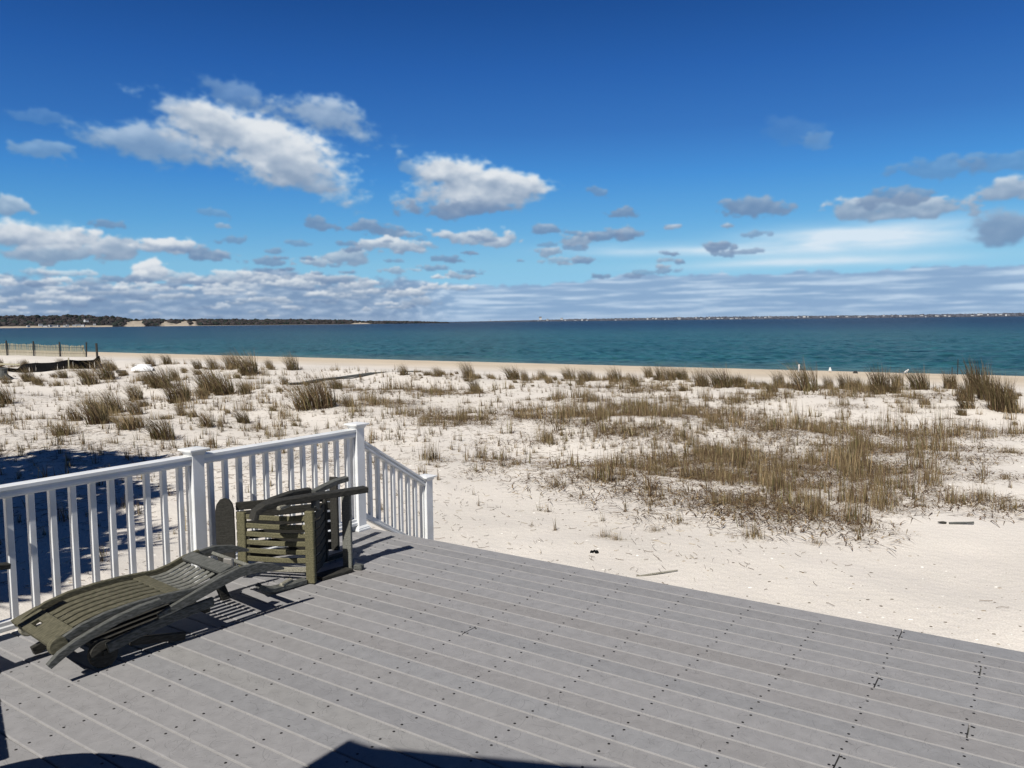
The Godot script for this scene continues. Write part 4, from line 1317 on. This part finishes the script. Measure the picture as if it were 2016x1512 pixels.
	abox(st, Vector3(-0.06, -0.3, -0.06), Vector3(0.06, 1.34, 0.06), 0.01)
	var lone := part("wooden_post", st.commit(), M.dark_post, self)
	lone.position = ground_at(-30.67, -58.65)
	lone.rotation.z = 0.02
	tag(lone, "tall dark post standing alone just right of the black silt fence", "post")
	# black silt fence
	var ring := [Vector3(-41, 0, -54), Vector3(-36.5, 0, -51.8), Vector3(-32.7, 0, -50.6), Vector3(-29.6, 0, -49.2), Vector3(-27.6, 0, -49.3), Vector3(-26.9, 0, -51.0), Vector3(-28.6, 0, -55.0), Vector3(-31.5, 0, -59.5)]
	var silt := thing("silt_fence", "low black fabric silt fence curving round a patch of sand", "fence", ground_at(-31, -53))
	org = silt.position
	st = begin()
	var pts := []
	for i in ring.size() - 1:
		for k in 6:
			var q: Vector3 = ring[i].lerp(ring[i + 1], k / 6.0)
			pts.append(q)
	for i in pts.size() - 1:
		var a: Vector3 = pts[i]
		var b: Vector3 = pts[i + 1]
		var n := (b - a).cross(Vector3.UP).normalized()
		for s in [-0.006, 0.006]:
			var ha := 0.58 - 0.04 * pow(sin(PI * fposmod(i / 6.0, 1.0)), 2.0) - (0.30 if a.x < -31.0 and a.z > -56.0 else 0.42 if a.z < -56.0 else 0.0)
			var hb := 0.58 - 0.04 * pow(sin(PI * fposmod((i + 1) / 6.0, 1.0)), 2.0) - (0.30 if b.x < -31.0 and b.z > -56.0 else 0.42 if b.z < -56.0 else 0.0)
			var ga: Vector3 = ground_at(a.x, a.z, -0.1) + n * s
			var gb: Vector3 = ground_at(b.x, b.z, -0.1) + n * s
			var bulge := n * 0.06 * sin(i * 1.3)
			quad(st, ga, gb, gb + Vector3(0, hb * 0.5, 0) + bulge, ga + Vector3(0, ha * 0.5, 0) + bulge, n * s)
			quad(st, ga + Vector3(0, ha * 0.5, 0) + bulge, gb + Vector3(0, hb * 0.5, 0) + bulge, gb + Vector3(0, hb + 0.1, 0), ga + Vector3(0, ha + 0.1, 0), n * s)
	part("fabric", st.commit(), M.silt_cloth, silt)
	for i in [4]:
		st = begin()
		var q := ground_at(ring[i].x + 0.05, ring[i].z + 0.05)
		abox(st, q + Vector3(-0.03, -0.2, -0.03), q + Vector3(0.03, 0.64 + 0.06 * (i % 3), 0.03), 0.004)
		part("stake", st.commit(), M.stake, silt)
	st = begin()
	bar(st, [ground_at(-30.6, -49.3, 0.52), ground_at(-33.4, -50.5, 0.36)], Vector3(0.2, 0, 1), 0.05, 0.10)
	part("rail", st.commit(), M.stake, silt)
	# upturned white hull
	var hull := thing("upturned_dinghy", "small white upturned hull lying in the grass right of the silt fence", "dinghy", ground_at(-21.9, -47.0))
	org = Vector3.ZERO
	st = begin()
	var rows := []
	for i in 13:
		var t := i / 12.0
		var wdt := 0.42 * pow(sin(PI * clampf(0.10 + 0.84 * t, 0, 1)), 0.6)
		var hh := 0.36 * pow(sin(PI * clampf(0.12 + 0.80 * t, 0, 1)), 0.7)
		var row := []
		for j in 9:
			var a := PI * j / 8.0
			row.append(Vector3(-0.62 + 1.24 * t, hh * pow(sin(a), 0.8), cos(a) * wdt))
		rows.append(row)
	for i in 12:
		for j in 8:
			quad(st, rows[i][j], rows[i + 1][j], rows[i + 1][j + 1], rows[i][j + 1], (rows[i][j] + rows[i + 1][j + 1]) * 0.5 - Vector3(rows[i][0].x, -0.1, 0))
	part("hull", st.commit(), M.hull, hull)
	st = begin()
	bar(st, [Vector3(-0.5, 0.33, 0), Vector3(0.0, 0.375, 0), Vector3(0.5, 0.32, 0)], Vector3.BACK, 0.03, 0.03)
	part("keel", st.commit(), M.hull, hull)
	var log_ := thing("dark_log", "short dark log on the sand left of the white hull", "log", ground_at(-22.4, -45.4))
	st = begin()
	lathe(st, Vector3(-0.3, 0.07, 0), Vector3(1, 0.03, 0.15), [Vector2(0, 0), Vector2(0.08, 0), Vector2(0.1, 0.2), Vector2(0.085, 0.58), Vector2(0, 0.6)], 10)
	part("trunk", st.commit(), M.dark_post, log_)
	var stump := thing("tree_stump", "weathered grey stump with splayed roots at the far left", "stump", ground_at(-25.9, -40.2))
	st = begin()
	lathe(st, Vector3(0, -0.05, 0), Vector3(0.1, 1, 0), [Vector2(0.34, 0), Vector2(0.22, 0.2), Vector2(0.19, 0.5), Vector2(0.22, 0.62), Vector2(0, 0.6)], 11)
	part("trunk", st.commit(), M.wood_grey, stump)
	for i in 4:
		st = begin()
		var a := i * 1.5 + 0.4
		bar(st, [Vector3(cos(a) * 0.15, 0.3, sin(a) * 0.15), Vector3(cos(a) * 0.4, 0.12, sin(a) * 0.4), Vector3(cos(a) * 0.7, -0.05, sin(a) * 0.7)], Vector3(-sin(a), 0, cos(a)), 0.09, 0.1)
		part("root", st.commit(), M.wood_grey, stump)
	# at the water's edge
	st = begin()
	lathe(st, Vector3(0, -0.2, 0), Vector3(0.06, 1, 0), [Vector2(0.045, 0), Vector2(0.045, 0.52), Vector2(0.06, 0.53), Vector2(0.055, 0.62), Vector2(0, 0.64)], 9)
	var pole := part("marker_pole", st.commit(), M.hull, self)
	pole.position = ground_at(17.05, -47.04)
	tag(pole, "short white marker pole at the water's edge above the dune grass", "pole")
	for e in [[Vector3(18.37, 0, -45.65), 1.2, "white gull facing away on the wet sand right of the pole"], [Vector3(21.1, 0, -42.34), 0.3, "gull with grey back standing by the water near the right end"]]:
		org = Vector3.ZERO
		var gull := thing("gull", e[2], "gull", ground_at(e[0].x, e[0].z), e[1])
		gull.scale = Vector3.ONE * 0.85
		st = begin()
		lathe(st, Vector3(-0.13, 0.10, 0), Vector3(1, 0.75, 0), [Vector2(0, 0), Vector2(0.05, 0.05), Vector2(0.085, 0.14), Vector2(0.075, 0.24), Vector2(0.045, 0.30), Vector2(0.042, 0.335), Vector2(0.05, 0.37), Vector2(0.04, 0.41), Vector2(0, 0.43)], 12)
		part("body", st.commit(), M.gull_white, gull)
		for s in [-1.0, 1.0]:
			st = begin()
			cbox(st, Transform3D(Basis(Vector3.BACK, 0.6) * Basis(Vector3.UP, s * 0.16), Vector3(-0.05, 0.18, s * 0.068)), Vector3(0.30, 0.09, 0.03), 0.014)
			part("wing", st.commit(), M.gull_grey if e[1] < 1.0 else M.gull_white, gull)
			st = begin()
			abox(st, Vector3(-0.006, 0, s * 0.03 - 0.006), Vector3(0.006, 0.14, s * 0.03 + 0.006), 0.001)
			part("leg", st.commit(), M.gull_beak, gull)
		st = begin()
		lathe(st, Vector3(0.215, 0.335, 0), Vector3(1, -0.1, 0), [Vector2(0.014, 0), Vector2(0.01, 0.04), Vector2(0, 0.06)], 6)
		part("beak", st.commit(), M.gull_beak, gull)
	st = begin()
	lathe(st, Vector3(0, -0.05, 0), Vector3.UP, [Vector2(0.14, 0), Vector2(0.15, 0.08), Vector2(0.09, 0.17), Vector2(0, 0.2)], 8)
	var rock := part("dark_rock", st.commit(), M.dark_post, self)
	rock.position = ground_at(19.66, -45.24)
	tag(rock, "small dark rock at the water's edge between the two gulls", "rock")
	for e in [[Vector3(25.0, 0, -44.9), 0.45, "thin dark stick upright in the sand beside the water, the shorter"], [Vector3(25.6, 0, -45.4), 0.9, "thin dark stick upright in the sand beside the water, the taller"]]:
		st = begin()
		abox(st, Vector3(-0.018, -0.2, -0.018), Vector3(0.018, e[1], 0.018), 0.004)
		var stick := part("thin_stick", st.commit(), M.dark_post, self)
		stick.position = ground_at(e[0].x, e[0].z)
		tag(stick, e[2], "stick")

# ---------------------------------------------------------------- far shores
func bear(px: float) -> float: # bearing in radians of a place given by its tangent times 1560
	return atan((px - 1008.0) / 1560.0)

func make_far_land() -> void:
	var left := [Vector2(-400, 34), Vector2(-150, 36), Vector2(0, 34), Vector2(150, 35), Vector2(230, 31), Vector2(262, 23), Vector2(350, 21.5), Vector2(430, 21), Vector2(500, 18.5), Vector2(600, 17), Vector2(690, 13.5), Vector2(740, 9.5), Vector2(800, 8), Vector2(850, 5), Vector2(880, 1.6), Vector2(900, -3)]
	var right := [Vector2(780, -3), Vector2(860, 1), Vector2(940, 4), Vector2(1000, 7), Vector2(1100, 10), Vector2(1250, 13), Vector2(1400, 15), Vector2(1700, 13), Vector2(2016, 16), Vector2(2500, 17)]
	rng.seed = 60
	var crowns := [[], []]
	var tints := [[], []]
	for side in 2:
		var table: Array = left if side == 0 else right
		var dist := 2500.0 if side == 0 else 4500.0
		var x0: float = table[0].x
		var x1: float = table[-1].x
		var step := 1.4
		var n := int((x1 - x0) / step)
		var deep := [0.0, 12.0, 30.0, 60.0, 100.0, 150.0, 210.0, 300.0, 450.0, 700.0]
		var v := PackedVector3Array()
		var c := PackedColorArray()
		for i in n:
			var px := x0 + i * step
			var a := bear(px)
			var h := curve(table, px)
			h -= minf(7.0 if side == 0 else 5.0, maxf(h, 0.0) * 0.6)
			for k in deep.size():
				var t: float = clampf(deep[k] / 210.0, 0.0, 1.0)
				var rise := pow(t, 0.8)
				var bluff := 0.0
				if side == 0:
					bluff = maxf(smooth(244, 256, px) * (1.0 - smooth(285, 296, px)), maxf(smooth(310, 330, px) * (1.0 - smooth(385, 396, px)), smooth(690, 700, px) * (1.0 - smooth(722, 736, px))))
				var nz := n_big.get_noise_2d(px * 0.35, deep[k] * 0.09)
				if bluff > 0.0: rise = lerpf(rise, pow(t, 0.45), bluff)
				var y := SEA + 0.3 + maxf(h, -0.5) * rise * (1.0 + 0.16 * nz) - (1.0 if h < 0.0 else 0.0) * 4.0
				if k == 0: y = SEA - 0.5
				var r: float = dist + deep[k]
				v.append(Vector3(sin(a) * r, y, -cos(a) * r) if true else Vector3.ZERO)
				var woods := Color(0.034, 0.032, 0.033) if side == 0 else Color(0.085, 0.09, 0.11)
				var col := woods * (1.0 + 0.5 * nz)
				var pale := Color(0.36, 0.31, 0.25)
				var sandy: float = bluff * smooth(-0.25, 0.1, nz + 0.35 - t * 0.45)
				if side == 0 and (k <= 1 and px < 225.0 or k == 0 and px > 330.0 and px < 760.0): sandy = 1.0
				c.append(col.lerp(pale, clampf(sandy, 0.0, 1.0)))
				if k >= 1 and sandy < 0.3 and h > 0.3:
					for e in (1 if side == 0 else 1):
						if rng.randf() > (0.75 if side == 0 else 0.55): continue
						var s := rng.randf_range(3.5, 7.0) * (1.0 if side == 0 else 0.85) * (0.4 + 0.6 * smooth(0.5, 6.0, h))
						var rr := r + rng.randf_range(0.0, 60.0)
						var aa := a + rng.randf_range(0.0, step / 1560.0)
						crowns[side].append(Transform3D(Basis(Vector3.UP, rng.randf() * TAU).scaled(Vector3(s * 1.2, s * rng.randf_range(0.8, 1.3), s * 1.2)), Vector3(sin(aa) * rr, y + s * 0.35, -cos(aa) * rr)))
						var g := rng.randf_range(0.6, 1.35)
						if side == 0: tints[side].append(Color(0.04 * g, 0.035 * g, 0.034 * g) if rng.randf() < 0.72 else Color(0.02 * g, 0.026 * g, 0.02 * g))
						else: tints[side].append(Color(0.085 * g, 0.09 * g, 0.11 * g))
		var kk := deep.size()
		var st := begin()
		org = Vector3.ZERO
		for i in n - 1:
			for k in kk - 1:
				var a := i * kk + k
				var q := [a, a + 1, a + kk + 1, a, a + kk + 1, a + kk]
				for t in 2:
					var A := v[q[t * 3]]
					var B := v[q[t * 3 + 1]]
					var C := v[q[t * 3 + 2]]
					var nn := (B - A).cross(C - A).normalized()
					var flip := nn.y > 0.0
					if nn.y < 0.0: nn = -nn
					var ids := [q[t * 3], q[t * 3 + 2], q[t * 3 + 1]] if flip else [q[t * 3], q[t * 3 + 1], q[t * 3 + 2]]
					for id in ids:
						st.set_normal(nn)
						st.set_color(c[id])
						st.add_vertex(v[id])
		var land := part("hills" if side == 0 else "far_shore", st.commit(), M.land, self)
		tag(land, "", "", "", "structure")
	var st := begin()
	lathe(st, Vector3(0, -0.8, 0), Vector3.UP, [Vector2(0, 0), Vector2(0.7, 0.25), Vector2(1.0, 0.8), Vector2(0.75, 1.35), Vector2(0.3, 1.62), Vector2(0, 1.7)], 7)
	var crown := st.commit()
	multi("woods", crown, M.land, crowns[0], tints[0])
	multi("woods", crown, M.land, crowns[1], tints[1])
	# houses
	var shapes := []
	for e in [Vector3(11, 6.5, 9), Vector3(15, 8, 10), Vector3(9, 9, 9), Vector3(20, 6, 10)]:
		st = begin()
		quad(st, Vector3(-e.x, 0, e.z) * 0.5, Vector3(e.x, 0, e.z) * 0.5, Vector3(e.x * 0.5, e.y, e.z * 0.5), Vector3(-e.x * 0.5, e.y, e.z * 0.5), Vector3.BACK)
		quad(st, Vector3(-e.x, 0, -e.z) * 0.5, Vector3(e.x, 0, -e.z) * 0.5, Vector3(e.x * 0.5, e.y, -e.z * 0.5), Vector3(-e.x * 0.5, e.y, -e.z * 0.5), Vector3.FORWARD)
		for s in [-1.0, 1.0]:
			quad(st, Vector3(s * e.x, 0, -e.z) * 0.5, Vector3(s * e.x, 0, e.z) * 0.5, Vector3(s * e.x * 0.5, e.y, e.z * 0.5), Vector3(s * e.x * 0.5, e.y, -e.z * 0.5), Vector3(s, 0, 0))
			tri(st, Vector3(s * e.x * 0.5, e.y, -e.z * 0.5), Vector3(s * e.x * 0.5, e.y, e.z * 0.5), Vector3(s * e.x * 0.5, e.y + 3.0, 0), Vector3(s, 0, 0))
		var walls := st.commit()
		st = begin()
		for s in [-1.0, 1.0]:
			quad(st, Vector3(-e.x * 0.53, e.y - 0.2, s * e.z * 0.55), Vector3(e.x * 0.53, e.y - 0.2, s * e.z * 0.55), Vector3(e.x * 0.53, e.y + 3.1, 0), Vector3(-e.x * 0.53, e.y + 3.1, 0), Vector3(0, 1, s))
		shapes.append([walls, st.commit()])
	var put := func(px: float, r: float, up: float, turn: float, k: int, label: String, group: String, s: float) -> void:
		var a := bear(px)
		var o := thing("distant_house", label, "house", Vector3(sin(a) * r, SEA + up, -cos(a) * r), -a + turn, group)
		o.scale = Vector3(s, s, s)
		part("wall", shapes[k][0], M.house_wall, o)
		part("roof", shapes[k][1], M.house_roof, o)
	for e in [[84, 1, 0.2], [93, 3, -0.3], [104, 1, 0.5], [113, 3, 0.1], [119, 0, 0.7], [131, 0, -0.2], [137, 2, 0.3], [151, 3, 0.0], [158, 3, 0.2], [167, 1, -0.4], [172, 2, 1.0], [176, 0, 0.2], [60, 0, 0.4], [190, 0, 0.1]]:
		var up: float = 14.0 if e[0] == 172 or e[0] == 176 else 2.2 + 2.5 * sin(float(e[0]))
		put.call(float(e[0]), 2490.0, maxf(1.5, up), e[2], e[1], "tiny white house at the foot of the wooded headland at left", "houses below the left headland", 0.62)
	rng.seed = 71
	for i in 96:
		var px := 925.0 + 1130.0 * (i + rng.randf()) / 96.0
		if n_mid.get_noise_1d(px * 0.09) < -0.12: continue
		put.call(px, 4470.0, rng.randf_range(1.0, 9.0), rng.randf_range(-0.9, 0.9), rng.randi() % 4, "tiny white house in the row along the far low shore", "houses along the far low shore", rng.randf_range(0.45, 0.95))
	put.call(1065.0, 4480.0, 9.0, 0.1, 2, "tallest pale tower-like house on the far shore left of centre", "", 1.5)

# ---------------------------------------------------------------- trees beside the deck (outside the left edge; their shade falls on the sand)
func make_trees() -> void:
	org = Vector3.ZERO
	rng.seed = 19
	var st := begin()
	for i in 34:
		var a := rng.randf() * TAU
		var e := rng.randf_range(-0.6, 1.0)
		var d := Vector3(cos(a) * cos(e), sin(e), sin(a) * cos(e))
		var s := d.cross(Vector3(rng.randf(), rng.randf(), rng.randf())).normalized() * 0.12
		var g := rng.randf_range(0.7, 1.3)
		st.set_color(Color(0.045 * g, 0.07 * g, 0.03 * g))
		tri(st, d * 0.05 - s, d * 0.05 + s, d, d.cross(s))
	var clump := st.commit()
	for t in [[Vector3(-11.0, 0, -9.7), 6.6, 2.3, 4.4, "leafy tree outside the left edge, farthest from the house"], [Vector3(-9.5, 0, -6.9), 6.4, 2.1, 4.4, "leafy tree outside the left edge, between the other two trees"], [Vector3(-8.5, 0, -4.5), 5.8, 1.9, 4.2, "leafy tree outside the left edge, nearest the house"]]:
		var g := ground_at(t[0].x, t[0].z)
		var o := thing("shade_tree", t[4], "tree", g)
		st = begin()
		lathe(st, Vector3(0, -0.2, 0), Vector3(0.05, 1, 0.03), [Vector2(0.19, 0), Vector2(0.13, 1.4), Vector2(0.07, t[1] * 0.75), Vector2(0, t[1])], 9)
		part("trunk", st.commit(), M.bark, o)
		var mm := MultiMesh.new()
		mm.transform_format = MultiMesh.TRANSFORM_3D
		mm.mesh = clump
		mm.instance_count = 190
		for i in 190:
			var d := Vector3(rng.randfn(), rng.randfn(), rng.randfn()).normalized() * pow(rng.randf(), 0.45)
			var lump := 1.0 + 0.35 * n_mid.get_noise_3d(d.x * 3.0, d.y * 3.0, d.z * 3.0)
			var p: Vector3 = Vector3(d.x * t[2], t[3] + d.y * t[2] * 0.95, d.z * t[2]) * Vector3(lump, 1, lump)
			mm.set_instance_transform(i, Transform3D(Basis(Vector3(rng.randf(), 1, rng.randf()).normalized(), rng.randf() * TAU).scaled(Vector3.ONE * rng.randf_range(0.4, 0.75)), p))
		var crown := MultiMeshInstance3D.new()
		crown.name = "crown"
		crown.multimesh = mm
		crown.material_override = M.needles
		o.add_child(crown, true)
		crown.set_meta("kind", "stuff")

func _ready() -> void:
	# camera
	var cam := Camera3D.new()
	cam.name = "camera"
	add_child(cam)
	cam.transform = Transform3D(Basis(Vector3(0.99994169, -0.01076542, 0.00085566), Vector3(0.01079937, 0.99679802, -0.07922804), Vector3(0.0, 0.07923266, 0.99685615)), Vector3(0, 1.9, 0))
	cam.keep_aspect = Camera3D.KEEP_HEIGHT
	cam.fov = rad_to_deg(2.0 * atan(756.0 / 1560.0))
	cam.near = 0.05
	cam.far = 30000.0
	cam.current = true
	# sky, sun, exposure
	var env := Environment.new()
	env.background_mode = Environment.BG_SKY
	env.sky = make_sky()
	env.tonemap_mode = Environment.TONE_MAPPER_LINEAR
	env.background_energy_multiplier = 0.87
	env.tonemap_exposure = 1.15
	env.fog_enabled = true
	env.fog_density = 0.00001
	env.fog_light_color = Color(0.80, 0.89, 1.0)
	env.sdfgi_enabled = true
	env.ssao_enabled = true
	env.ssil_enabled = true
	var we := WorldEnvironment.new()
	we.name = "world_environment"
	we.environment = env
	add_child(we)
	var sun := DirectionalLight3D.new()
	sun.name = "sun"
	sun.light_energy = 1.58
	sun.light_color = Color(1.0, 0.98, 0.945)
	sun.light_angular_distance = 0.5
	sun.shadow_enabled = true
	add_child(sun)
	var el := deg_to_rad(46.0)
	var to_sun := Basis(Vector3.UP, deg_to_rad(DECK_TURN)) * Vector3(0.1305 * cos(el), sin(el), 0.9914 * cos(el))
	sun.look_at_from_position(to_sun * 60.0, Vector3.ZERO, Vector3.UP)
	make_materials()
	make_ground()
	make_far_land()
	make_deck()
	make_house()
	make_railings()
	make_lounger()
	make_tipped_chair()
	make_upright_chair(Vector3(0.22, 0, 3.75), 0.0, "dark wooden armchair at the left edge with only its arm in view")
	make_table()
	make_side_table()
	make_grass()
	make_litter()
	make_beach_things()
	make_trees()
